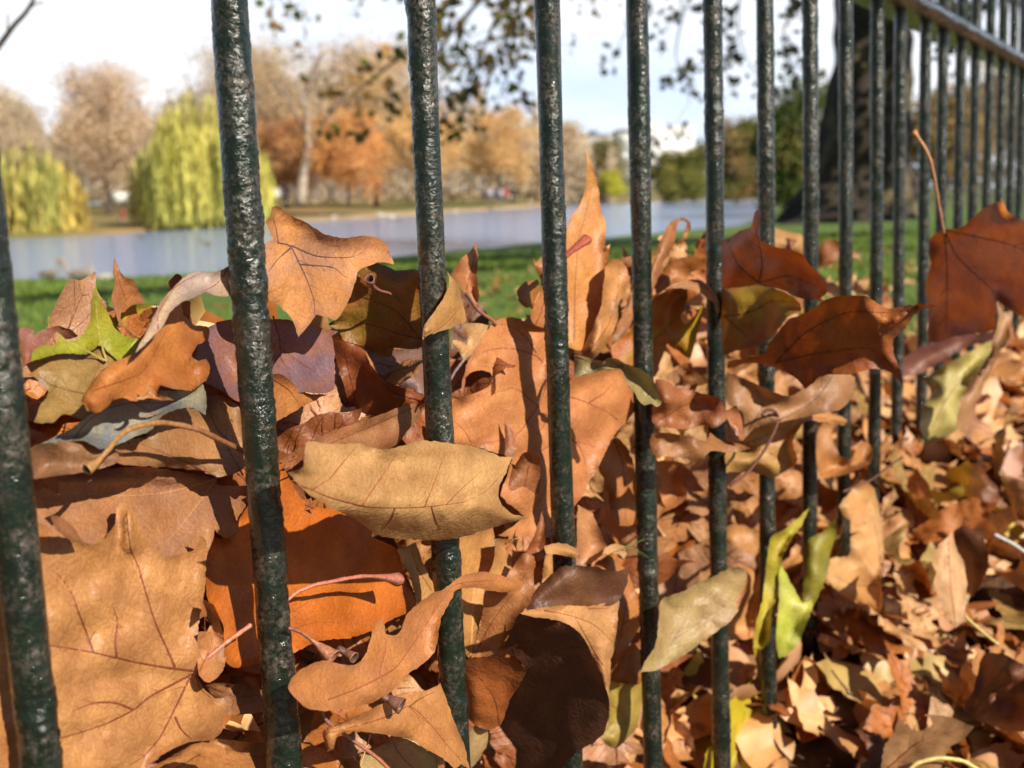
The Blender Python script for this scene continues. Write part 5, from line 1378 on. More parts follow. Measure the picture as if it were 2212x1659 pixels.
leaf('lobed tan leaf lying low, its long ribbon-like lobe passing over the third railing bar',
 [dict(c='B1', o='700,582 800,506 930,480 1030,500 1100,520 1172,550 1160,590 1100,602 980,592 860,576 770,590 745,640 680,762 665,852 640,962 560,1042 470,1102 380,1202 250,1272 100,1302 0,1316 -120,1300 -240,1180 -180,1080 -30,1012 100,1040 180,1030 232,962 270,832 300,775 335,762 352,852 400,862 440,832 470,742 530,682 640,602',
   off=-.006, gx=.02, gy=-.15, cen=(350, 1000), col=(.60, .27, .09), col2=(.52, .24, .10), vc=(.42, .15, .06), v=['0,1250 200,1170 400,1060 520,900 640,720 760,560 1000,530', '330,1140 310,1090 345,950 340,850', '620,740 650,680 690,640'], curl=.004)])
leaf('sunlit spearhead tan leaf pointing down at the foot of the third railing bar',
 [dict(c='B1', o='680,1152 702,1222 742,1332 790,1450 832,1562 846,1665 800,1640 760,1662 690,1600 600,1552 500,1490 370,1460 220,1442 100,1442 50,1482 32,1548 0,1562 -30,1440 60,1392 200,1332 350,1262 500,1212 600,1190',
   off=-.014, gx=.08, gy=-.10, cen=(450, 1350), col=(.66, .34, .13), col2=(.58, .28, .1), vc=(.36, .15, .07), v=['-10,1450 200,1400 380,1340 490,1290 600,1380 700,1500 830,1650', '490,1290 560,1240 640,1200'])])
leaf('pale tan leaf with a long lower spike, right behind the third railing bar',
 [dict(c='B1', o='760,290 860,250 992,213 1002,300 1000,400 972,490 942,600 935,700 905,832 885,962 858,1014 825,962 790,800 760,600', off=.014, gx=.05, gy=-.08, col=(.68, .38, .14), vc=(.78, .50, .22), v=['860,1000 870,750 880,560 940,420 980,260'])])
leaf('shaded brown leaf fold with frayed pale rim between the third and fourth bars',
 [dict(c='B1', o='1180,368 1240,388 1252,430 1235,470 1237,600 1210,672 1150,742 1100,832 1000,972 860,1002 900,860 935,700 945,600 1070,602 1162,560 1070,520 1090,480', off=.004, free=1, gx=-.32, gy=.05, col=(.50, .24, .10), col2=(.40, .17, .06), v=['880,980 1000,760 1150,560 1220,420'], sides=False)])
leaf('buff leaf with brown veins between the deep orange leaf and the third bar',
 [dict(c='B1', o='415,345 530,305 570,420 610,510 650,600 545,695 520,600 480,480', off=.03, gx=.05, gy=-.08, col=(.68, .42, .17), v=['620,590 540,460 500,340'])])
leaf('rough buff leaf with a round insect hole between the third and fourth bars',
 [dict(c='B1', o='1000,278 1070,285 1160,288 1167,332 1100,372 1107,422 1070,522 960,500 1000,400', off=.02, gx=.05, gy=-.12, col=(.66, .38, .15), sides=False, holes=['1065,310 1110,308 1130,345 1100,372 1070,350'], sp=6)])
leaf('thin rusty spire of leaf left of the fourth bar, pointing straight up',
 [dict(c='B1', o='1289,108 1300,220 1307,330 1295,402 1260,420 1240,382 1180,370 1222,300 1252,230', off=.0, gx=-.12, gy=-.03, col=(.42, .16, .06), sides=False, sp=6)])
leaf('small pale arched strip of leaf hooking across the fourth railing bar',
 [dict(c='B1', o='1296,330 1370,306 1440,315 1502,350 1527,402 1450,390 1380,376 1310,372', off=-.012, gx=.02, gy=-.3, col=(.70, .40, .17), sides=False, sp=6)])
leaf('slim buff leaf slip beneath the arched strip at the fourth railing bar',
 [dict(c='B1', o='1310,378 1366,380 1372,480 1335,532 1285,556', off=.018, gx=.05, gy=-.05, col=(.66, .36, .14), sides=False, sp=7)])
leaf('bright orange-tan leaf with a side point, between the huge cupped leaf and the fifth bar',
 [dict(c='B1', o='1590,452 1640,402 1720,380 1762,440 1802,482 1832,562 1872,622 1935,682 1902,752 1862,832 1802,932 1732,1042 1680,1100 1640,1000 1650,800', off=.012, gx=.06, gy=-.05, col=(.64, .29, .08), v=['1690,1080 1760,850 1790,650 1740,440', '1770,800 1850,740 1920,690'])])
leaf('tiny pale curl of leaf beside the wisp of green grass near the fifth bar',
 [dict(c='B1', o='1648,372 1680,327 1730,311 1780,330 1797,370 1780,402 1740,370 1700,376', off=.0, gx=.0, gy=-.3, col=(.70, .44, .22), sides=False, sp=6)])
leaf('smooth pinkish-buff leaf right of the fourth railing bar, under the narrow bowed one',
 [dict(c='B1', o='1500,80 1580,120 1622,200 1662,290 1678,332 1622,402 1560,432 1500,420', off=.016, gx=.06, gy=-.05, col=(.66, .35, .17), sides=False)])
leaf('olive-yellow leaf left of the foot of the fifth bar, right of the huge cupped leaf',
 [dict(c='B1', o='1660,1130 1780,1155 1850,1165 1900,1120 1895,1200 1880,1302 1850,1422 1790,1492 1720,1542 1640,1480 1680,1402 1695,1280', off=.014, gx=.04, gy=-.08, col=(.56, .46, .11), v=['1660,1240 1760,1330 1800,1420'], vc=(.5, .25, .08), sides=False)])
leaf('orange leaf in shadow with a yellow edge at the left of the fifth bar',
 [dict(c='B1', o='1840,908 1882,962 1897,1052 1880,1152 1770,1150 1690,1145 1700,1092 1740,1032 1800,932', off=.008, gx=-.08, gy=.02, col=(.48, .22, .05), sides=False)])
leaf('mottled olive-beige leaf folded round the front of the sixth railing bar',
 [dict(c='B2', o='460,453 512,455 546,490 530,582 482,652 492,712 450,772 390,822 300,882 200,962 100,1022 0,1072 -90,1082 -70,1020 -10,942 10,852 20,742 30,652 150,602 270,542 380,490',
   off=-.014, gx=.02, gy=-.10, cen=(250, 760), col=(.52, .40, .22), col2=(.46, .38, .17), vc=(.34, .22, .11), v=['0,1060 100,900 200,720 240,560', '120,880 300,760 480,640', '60,960 220,900'], vw=2.4)])
leaf('smooth sandy leaf behind the sixth bar, between the olive-beige and the lime leaf',
 [dict(c='B2', o='380,270 440,202 520,195 600,232 680,240 684,340 662,452 642,562 612,702 602,852 560,882 430,895 430,800 492,702 540,582 545,490 460,452 440,400', off=.02, gx=.05, gy=-.06, col=(.70, .39, .16), v=['560,870 620,600 640,400 560,220'])])
leaf('lime and yellow leaf folded in two upright halves in front of the seventh railing bar',
 [dict(c='B2', o='922,93 882,190 832,260 792,330 762,400 742,500 736,622 702,692 692,802 682,900 640,942 583,942 600,800 642,640 662,450 682,330 692,270 770,230 852,160', off=-.012, gx=.03, gy=-.05, cen=(850, 600), col=(.50, .54, .05), col2=(.56, .50, .06), sides=False, v=['640,920 700,600 780,330 900,130'], vc=(.5, .45, .1)),
  dict(c='B2', o='738,430 762,450 802,532 842,602 882,668 930,642 942,700 900,802 860,902 800,972 740,1002 722,902 740,620', off=-.012, gx=.03, gy=-.05, cen=(850, 600), col=(.52, .66, .10), col2=(.58, .66, .14), sides=False),
  dict(c='B2', o='1076,160 1087,250 1052,350 1032,480 1002,572 950,682 900,730 880,668 892,480 882,350 922,282 1002,240 1052,190', off=-.012, gx=.03, gy=-.05, cen=(850, 600), col=(.30, .30, .03), sides=False)])
leaf('vivid yellow leaf at the bottom edge behind the foot of the sixth bar',
 [dict(c='B2', o='585,938 640,952 652,1052 632,1132 612,1202 606,1402 592,1522 540,1572 500,1652 480,1720 280,1720 290,1640 320,1530 400,1540 430,1220 520,1172 600,1112 602,1030', off=.004, ks=1.0, gx=.05, gy=-.04, col=(.66, .60, .03), v=['430,1690 520,1450 580,1200', '600,1180 630,1060 600,960'], vc=(.7, .7, .2), sides=False)])
leaf('rust-red and buff leaf cupped on the litter right of the seventh bar',
 [dict(c='B2', o='1140,938 1152,1032 1192,1102 1182,1222 1162,1282 1152,1382 1080,1432 960,1482 870,1502 830,1402 790,1302 770,1202 810,1142 852,1052 900,982 960,1022 1040,1052 1102,1012', off=-.02, gx=.05, gy=-.25, cen=(980, 1250), col=(.52, .18, .04), col2=(.66, .38, .15), v=['870,1480 950,1250 1130,1080'], bend=[(1000, 1480, 1090, 1050, .01)])])
leaf('large buff leaf with toothed left edge standing in the sun right of the lime leaf',
 [dict(c='B2', o='1160,10 1240,-70 1310,-20 1342,100 1362,250 1372,400 1352,550 1362,640 1342,742 1270,732 1200,682 1120,622 1060,562 1008,490 1050,400 1160,382 1172,270 1232,240 1182,190 1120,130 1098,90', off=-.05, gx=.12, gy=-.2, cen=(1220, 400), col=(.74, .48, .22), col2=(.66, .38, .15), v=['1330,720 1350,400 1300,150 1240,0', '1345,560 1200,560 1060,500'], vc=(.42, .22, .09), und=.003)])
leaf('pale pinkish leaf flap immediately right of the large toothed buff leaf',
 [dict(c='B2', o='1350,110 1420,90 1530,112 1572,190 1540,250 1582,290 1500,350 1380,412 1355,250', off=-.05, gx=.1, gy=-.3, cen=(1450, 250), col=(.68, .40, .22), sides=False, und=.003)])
leaf('narrow cream leaf folded lengthwise upright in the litter near the right edge',
 [dict(c='B2', o='1780,238 1802,330 1852,432 1868,602 1842,782 1800,812 1740,722 1670,562 1682,480 1660,432 1702,320 1740,280', off=-.2, ab=1.18, gx=.15, gy=-.25, cen=(1760, 550), col=(.74, .50, .28), sides=False, v=['1800,800 1770,560 1760,300'], ridge=[(1760, 700, 1760, 300, .01, 14)])])
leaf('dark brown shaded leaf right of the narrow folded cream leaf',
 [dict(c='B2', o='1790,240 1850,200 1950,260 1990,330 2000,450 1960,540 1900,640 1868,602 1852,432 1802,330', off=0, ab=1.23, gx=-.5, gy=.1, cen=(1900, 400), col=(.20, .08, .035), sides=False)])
leaf('broad buff leaf with a ragged hole flat on the litter at the bottom right',
 [dict(c='B2', o='1480,1330 1640,1338 1760,1350 1912,1412 1852,1482 1760,1542 1700,1680 1550,1720 1350,1700 1372,1532 1430,1442', off=0, ab=1.0, gx=.0, gy=-1.1, cen=(1600, 1500), col=(.56, .34, .17), v=['1400,1660 1600,1500 1850,1420'], holes=['1470,1350 1600,1330 1655,1380 1620,1430 1540,1420'], und=.003)])
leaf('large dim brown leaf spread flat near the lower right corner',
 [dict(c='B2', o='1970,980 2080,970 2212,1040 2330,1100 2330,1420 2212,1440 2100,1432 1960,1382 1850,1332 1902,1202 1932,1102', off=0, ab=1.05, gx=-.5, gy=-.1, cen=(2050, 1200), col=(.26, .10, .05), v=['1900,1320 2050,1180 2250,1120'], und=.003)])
leaf('huge rust-orange translucent leaf at the right edge, its long club-ended stalk pointing up',
 [dict(c='M2', o='1720,-98 1830,-108 1900,-168 1990,-238 2086,-280 2112,-208 2212,-148 2330,-110 2470,-80 2480,440 2330,450 2212,422 2130,382 2052,322 2040,420 2030,500 1950,522 1800,542 1700,582 1640,562 1640,400 1620,250 1650,100 1640,-30',
   ab=1.12, gx=-.85, gy=.05, cen=(1950, 150), col=(.66, .24, .045), col2=(.46, .14, .035), v=['1735,-95 1800,50 1950,200 2212,420', '1735,-95 1750,150 1745,520', '1740,-95 1900,-60 2090,-20 2300,60'], vc=(.14, .05, .02), sp=11)],
 [dict(c='T2', pts='1730,1400 1700,1230 1672,1060 1645,950 1605,870 1570,820 1545,790', r=4.2, off=0, ab=1.12, col=(.24, .08, .03), col2=(.40, .17, .05), funnel=8, endcol=(.3, .14, .05))])
leaf('blurred yellow-green leaf leaning in the litter below the huge rust-orange leaf',
 [dict(c='M2', o='2022,562 2012,640 1962,722 1902,792 1882,862 1832,922 1822,1002 1820,1090 1742,1152 1620,1192 1588,1100 1600,1000 1652,872 1598,800 1700,742 1800,682 1902,630', ab=1.38, off=0, gx=.1, gy=-.25, cen=(1800, 880), col=(.56, .54, .20), sides=False, v=['1620,1170 1760,900 2000,600'])])
leaf('long upright brown leaf beside the blurred yellow-green one, below the rust-orange leaf',
 [dict(c='M2', o='2040,310 2092,400 2150,380 2120,560 2060,650 2000,780 1950,900 1900,1000 1902,1182 1850,1122 1812,1082 1812,1002 1852,902 1902,792 1962,722 2012,640 2022,560 2062,440', ab=1.30, off=0, gx=.05, gy=-.12, cen=(1980, 700), col=(.50, .29, .14), sides=False, v=['1870,1140 1950,850 2090,430'])])
leaf('dim mauve-brown leaf slanting left below the huge rust-orange leaf',
 [dict(c='M2', o='1480,692 1560,622 1700,560 1850,518 1982,530 2032,500 2022,560 1902,592 1800,642 1700,702 1600,762 1490,782', ab=1.45, off=0, gx=-.2, gy=-.4, cen=(1750, 640), col=(.30, .13, .10), sides=False)])
leaf('tan leaf curled up like a saucer between the eighth and ninth bars',
 [dict(c='M2', o='975,1080 1060,1070 1067,1180 1112,1262 1170,1282 1222,1190 1270,1178 1307,1230 1292,1302 1200,1352 1100,1382 985,1402 965,1300', off=.0, gx=.05, gy=-.15, cen=(1100, 1250), col=(.58, .28, .09), v=['990,1380 1120,1320 1280,1250'], sides=False)])
leaf('layered brown leaf edges stacked left of the second bar foot, below the pink stalk',
 [dict(c='B0', o='1220,1150 1400,1150 1560,1190 1600,1200 1590,1310 1400,1342 1335,1335 1400,1265 1330,1240 1290,1232', off=.024, gx=-.05, gy=-.3, col=(.40, .19, .08), v=['1240,1165 1420,1230 1590,1220'], ridge=[(1240, 1200, 1590, 1240, .004, 10)])])
leaf('tan leaf curving along the bottom edge between the two nearest bars',
 [dict(c='B0', o='870,1700 960,1630 1080,1560 1160,1512 1280,1483 1420,1497 1640,1535 1660,1740 900,1740', off=.004, gx=.02, gy=-.3, col=(.52, .25, .09), v=['1000,1700 1250,1560 1600,1600'], ridge=[(1000, 1620, 1500, 1500, .005, 12)])])
leaf('small bent brown leaf scrap on top of the bottom-edge tan leaf',
 [dict(c='B0', o='1090,1570 1160,1520 1230,1505 1340,1535 1362,1570 1330,1600 1210,1580 1200,1560 1110,1600 1095,1615', off=-.006, gx=.02, gy=-.2, col=(.56, .27, .1), sides=False, sp=6)])
leaf('orange-brown leaf emerging at the bottom edge right of the second bar',
 [dict(c='B0', o='1790,1510 1920,1530 2012,1590 2062,1650 2110,1740 1790,1740', off=.006, gx=.05, gy=-.15, col=(.56, .22, .05), sides=False)])
leaf('pale greenish-buff leaf with fine dark veins at the bottom edge left of the third bar',
 [dict(c='B1', o='200,1590 250,1560 350,1502 380,1462 490,1492 600,1560 652,1602 640,1740 190,1740', off=.012, gx=.02, gy=-.2, col=(.56, .50, .27), col2=(.5, .38, .18), v=['560,1700 450,1600 380,1480', '560,1700 400,1680 260,1580'], vc=(.22, .18, .1))])
leaf('little pale buff leaf standing right of the foot of the third railing bar',
 [dict(c='B1', o='845,1480 880,1400 960,1440 955,1520 900,1620 860,1660', off=.02, gx=.04, gy=-.05, col=(.60, .46, .24), sides=False)])

# loose stalks lying on the pile
def loose(label, **k):
    o = stalk_mesh(name='leaf_stalk', **k); o.name = 'leaf_stalk'
    tag(o, label, 'leaf stalk', 'loose leaf stalks on the pile'); return o
loose('dark stalk with an open cup end lying on the lobed tan leaf', c='B1', pts='-180,1190 -100,1140 0,1122 120,1132 230,1170 330,1232 372,1250 440,1290', r=5.2, off=-.018, col=(.13, .07, .06), col2=(.16, .07, .05), funnel=20, endcol=(.22, .1, .05), dz=[.01, .004, 0, 0, -.002, -.006, -.02])
loose('reddish wedge-shaped stalk base right of the second bar, beside a tiny open tube', c='B0', pts='1740,820 1800,840 1860,880 1920,930 2000,1000', r=4.5, off=-.008, col=(.26, .11, .07), col2=(.34, .14, .07), funnel=21, endcol=(.36, .17, .08), dz=[0, 0, -.004, -.01, -.018])
loose('tiny open-ended tube of stalk beside the reddish wedge-shaped base', c='B0', pts='2040,945 2080,970 2130,1000', r=9, off=-.008, col=(.10, .05, .04), col2=(.2, .09, .06), funnel=14, dz=[0, -.006, -.014])
loose('long straight salmon-red stalk with grey tip running to the bottom edge', c='B1', pts='400,1700 300,1602 150,1492 0,1385 -25,1345 -30,1310', r=5.0, off=-.02, col=(.46, .15, .08), col2=(.22, .12, .1))
loose('thin dark stalk curling into a hook in front of the sickle-shaped leaf', c='M2', pts='450,1442 560,1352 650,1232 712,1112 736,1040 715,995 670,985 640,1012', r=4.0, off=-.06, col=(.14, .05, .03), col2=(.10, .04, .03))
loose('thin dark stalk rising right with a dark knob, right of the eighth bar', c='M2', pts='1130,1475 1300,1402 1400,1322 1480,1270', r=2.6, off=0, ab=1.2, col=(.20, .09, .05), col2=(.08, .03, .03))
loose('short yellow-green stalk in the litter near the right edge', c='B2', pts='1860,750 1950,832 2050,912', r=4.2, off=0, ab=1.12, col=(.46, .36, .10))
loose('arched yellow stalk at the very bottom right edge', c='B2', pts='1500,1700 1560,1635 1700,1600 1850,1620 1950,1680', r=6.0, off=0, ab=.93, col=(.52, .42, .14))
loose('thin orange stalk standing between the two lowest leaves at the bottom, third bar side', c='B1', pts='180,1700 210,1600 255,1460', r=2.0, off=-.004, col=(.5, .24, .12))
loose('pale grey twig lying across the litter at the right edge', c='B2', pts='2040,260 2140,310 2230,370 2300,400', r=5.0, off=0, ab=1.25, col=(.42, .40, .38))
loose('reddish bud-like stalk base against the tall spear leaf, right of the fourth bar', c='T1', pts='1400,1560 1450,1520 1500,1480 1555,1440', r=8.0, off=-.001, col=(.24, .05, .03), col2=(.34, .08, .04), funnel=13, endcol=(.36, .1, .05))
loose('small grey broken stalk stub right of the third bar, by the rolled leaf', c='M1', pts='740,800 760,760 790,720 812,690', r=4.2, off=.0, col=(.12, .08, .08), col2=(.18, .13, .13))
def grass_stem():
    mb = MB()
    for pts, r in (('1740,345 1830,315 1905,282', .9), ('1800,330 1860,350 1930,400', .7), ('1790,335 1850,345 1880,380', .6)):
        P = conv('B1', pts); W_ = px(P[:, 0], P[:, 1], fdepth(P[:, 0], P[:, 1]) - .012); mb.tube(catmull(W_, False, .004), r * .0003, (.10, .22, .03), 5)
    o = mb.build('grass_stem', MAT_STALK); tag(o, 'wisp of fine green grass stem beside the fifth railing bar', 'grass stem')
grass_stem()
# ------------------------------------------------------------------ the body of the drift and the litter
def pile_top(s_):
    """height of the drift's crest behind the railing, along it"""
    return EYE - np.interp(s_, [-.6, 0.0, .35, .7, 1.1, 1.6, 2.1, 3.2, 5, 9], [.07, .075, .095, .105, .15, .21, .28, .40, .50, .60])
def near_top(s_):
    return np.interp(s_, [-.6, .55, .75, 1.0, 1.4, 2.0, 3.0, 6], [.015, .02, .05, .12, .21, .26, .25, .1])
def drift(s_, t_):
    s_ = np.asarray(s_, float); t_ = np.asarray(t_, float)
    lake = EYE - (EYE - pile_top(s_)) * 1.45
    face = np.where(t_ < .10, lake - .05 - np.clip((.10 - t_) / .07, 0, 1) ** 1.5 * .12 * 0, lake)
    zl = np.where(t_ < .22, lake - .05 + .03 * np.sin(np.clip(t_ / .22, 0, 1) * 3.14), lake - .05 - (t_ - .22) * 1.1)
    zl = np.maximum(zl, -.05 - .05 * t_)
    zn = np.maximum(near_top(s_) + .42 * np.minimum(t_, 0), .012)
    f = np.clip((t_ - .14) / .05, 0, 1)
    return zn * (1 - f) + zl * f

NZD = SNoise(301, .16, 2, 12)
def build_core():
    s = np.linspace(-.8, 9, 420)
    t = np.concatenate([np.linspace(-2.2, -.3, 24)[:-1], np.linspace(-.3, .015, 40)[:-1], np.linspace(.015, .13, 8)[:-1], np.linspace(.13, .3, 40)[:-1], np.linspace(.3, 1.3, 30)])
    S, T = np.meshgrid(s, t, indexing='ij'); sf, tf = S.ravel(), T.ravel()
    sft = sf; XY = from_st(sf, tf + .02 * SNoise(44, .2)(np.c_[sf, tf]) * (np.abs(tf) < .2))
    Z = drift(sf, tf) + .008 * NZD(XY) - .02
    idx = np.arange(S.size).reshape(S.shape)
    q = np.stack([idx[:-1, :-1], idx[1:, :-1], idx[1:, 1:], idx[:-1, 1:]], -1).reshape(-1, 4)
    C = np.tile([.10, .045, .02], (len(Z), 1)) * (1 + .4 * SNoise(45, .05)(XY)[:, None].clip(-1, 1))
    o = obj('leaf_mould', mesh_np('leaf_mould', np.c_[XY, Z], q, C), simple_mat('leaf_mould', rough=.95, nscale=60, amt=.5, bumpd=.01))
    tag(o, 'dark decayed leaf mould packed inside the drift along the railing', 'leaf mould', kind='stuff')
build_core()

def plane_outline(rs, n=5):
    """pointed five-lobed outline, about 500 units across, stalk at the origin side"""
    lob = np.array([-128, -66, 0, 66, 128]) + rs.uniform(-7, 7, 5)
    ln = np.array([150, 250, 300, 250, 150]) * rs.uniform(.85, 1.12, 5)
    pts = []
    def pol(a, r): return (r * math.sin(math.radians(a)), r * math.cos(math.radians(a)))
    for i in range(5):
        a, L_ = lob[i], ln[i]
        if i == 0: pts += [pol(-172, 35), pol(a - 32, L_ * .5)]
        pts += [pol(a - 15, L_ * .66), pol(a - 12, L_ * .78), pol(a - 5, L_ * .86), pol(a, L_), pol(a + 6, L_ * .84), pol(a + 13, L_ * .76), pol(a + 15, L_ * .64)]
        if i < 4:
            b = (lob[i] + lob[i + 1]) / 2; pts.append(pol(b, min(ln[i], ln[i + 1]) * rs.uniform(.38, .5)))
        else: pts += [pol(a + 32, L_ * .5), pol(172, 35)]
    P = np.array(pts) + rs.normal(0, 5, (len(pts), 2))
    veins = []
    for i in range(5):
        e = np.array(pol(lob[i], ln[i] * .93)); b = np.array(pol(lob[i] * 1.05, ln[i] * .45))
        veins.append(np.array([(0, 0), b, e]))
    return P, veins

class Shape3:
    """bends a flat leaf: fold along midrib, roll about an axis, tips curled, crinkles"""
    def __init__(s, rs, size):
        s.k = size / 560.0
        s.roll = rs.choice([rs.uniform(4, 15), rs.uniform(-13, -4), rs.uniform(-3, 3)])   # 1/m
        s.roll2 = rs.uniform(-5, 5)
        s.ax = rs.uniform(0, 3.14); s.fold = rs.uniform(-.15, .5)
        s.tip = rs.uniform(-.0, 1.0) * rs.choice([1, 1, -1]) * .6
        s.u = SNoise(rs.randint(9999), 190.0, 2, 8); s.u2 = SNoise(rs.randint(9999), 60.0, 2, 8)
        s.am = rs.uniform(.0015, .004); s.u3 = SNoise(rs.randint(9999), 230.0, 2, 6)
    def __call__(s, Q, info):
        k = s.k; x, y = Q[:, 0] * k, (Q[:, 1] - 60) * k
        r = np.hypot(x, y)
        z = s.fold * np.abs(x) + s.tip * (r / .09) ** 3 * .018 + s.am * s.u(Q) + .0012 * s.u2(Q)
        z = z - .0012 * (1 - np.exp(-(info['vein'] / 30.0) ** 2))
        z = z + .0007 * np.exp(-(info['side'] / 8.0) ** 2) - .003 * np.exp(-(s.u3(Q) / .14) ** 2)
        ca, sa = math.cos(s.ax), math.sin(s.ax)
        a = x * ca + y * sa; b = -x * sa + y * ca
        z = z + s.roll2 * b * b * .5
        if abs(s.roll) > .5:
            Rr = 1.0 / s.roll; th = a * s.roll
            a2 = (Rr - z) * np.sin(th); z2 = Rr - (Rr - z) * np.cos(th)
            a, z = a2, z2
        return np.stack([a * ca - b * sa, a * sa + b * ca, z], -1)

PALS = [('buff', (.76, .52, .28)), ('tan', (.64, .36, .16)), ('orange-brown', (.54, .22, .06)), ('rust-brown', (.38, .14, .045)), ('dark brown', (.22, .09, .04)), ('pinkish tan', (.62, .38, .24)), ('yellow', (.54, .45, .08)), ('olive-tan', (.44, .33, .12))]
PW = np.array([.34, .28, .12, .06, .05, .12, .01, .02]); PW /= PW.sum()

def make_litter_leaf(seed, size=.11, spacing=26.0, veins=True, step=16.0, pal=None):
    rs = np.random.RandomState(seed)
    O, V_ = plane_outline(rs)
    pi = rs.choice(len(PALS), p=PW) if pal is None else pal
    c = np.array(PALS[pi][1]) * rs.uniform(.85, 1.12)
    sh = Shape3(rs, size)
    V, T, Q4, C = leaf_geom(O, V_ if veins else [], sh, c, c * np.array([.85, .78, .7]), c * np.array([.50, .33, .28]), seed, spacing=spacing, step=step, sides=veins and spacing < 20, vw=5.0, wob=2.0, corner=98, vside=rs.choice([-1, 1]))
    return V, T, Q4, C, pi, sh

def rot_rand(rs, flat=1.0, face=None):
    """random orientation whose leaf normal leans towards `face` (unit vec)"""
    n = np.array(face if face is not None else (0, 0, 1.0)) + rs.normal(0, flat, 3)
    n /= np.linalg.norm(n)
    a = rs.normal(size=3); a -= a @ n * n; a /= np.linalg.norm(a); b = np.cross(n, a)
    return np.stack([a, b, n], 1)

ORD = ['leftmost', 'second', 'third', 'fourth', 'fifth', 'sixth', 'seventh', 'eighth', 'ninth', 'tenth', 'eleventh', 'twelfth', 'thirteenth', 'fourteenth', 'fifteenth', 'sixteenth']
FILL = []
def place(seed, pos, Rm, size, pal=None):
    V, T, Q4, C, pi, sh = make_litter_leaf(seed, size, pal=pal, spacing=17.0 if size * F / max(.3, project(pos)[2]) > 250 else 24.0, step=11.0)
    W_ = V @ Rm.T + pos
    mb = MB(); mb.add(W_, T, Q4, C)
    o = mb.build('fallen_leaf', MAT_LEAF, None, origin=np.array(pos))
    x, y, d = project(pos)
    FILL.append((o, float(x), float(y), float(d), pi, abs(sh.roll)))
    return o

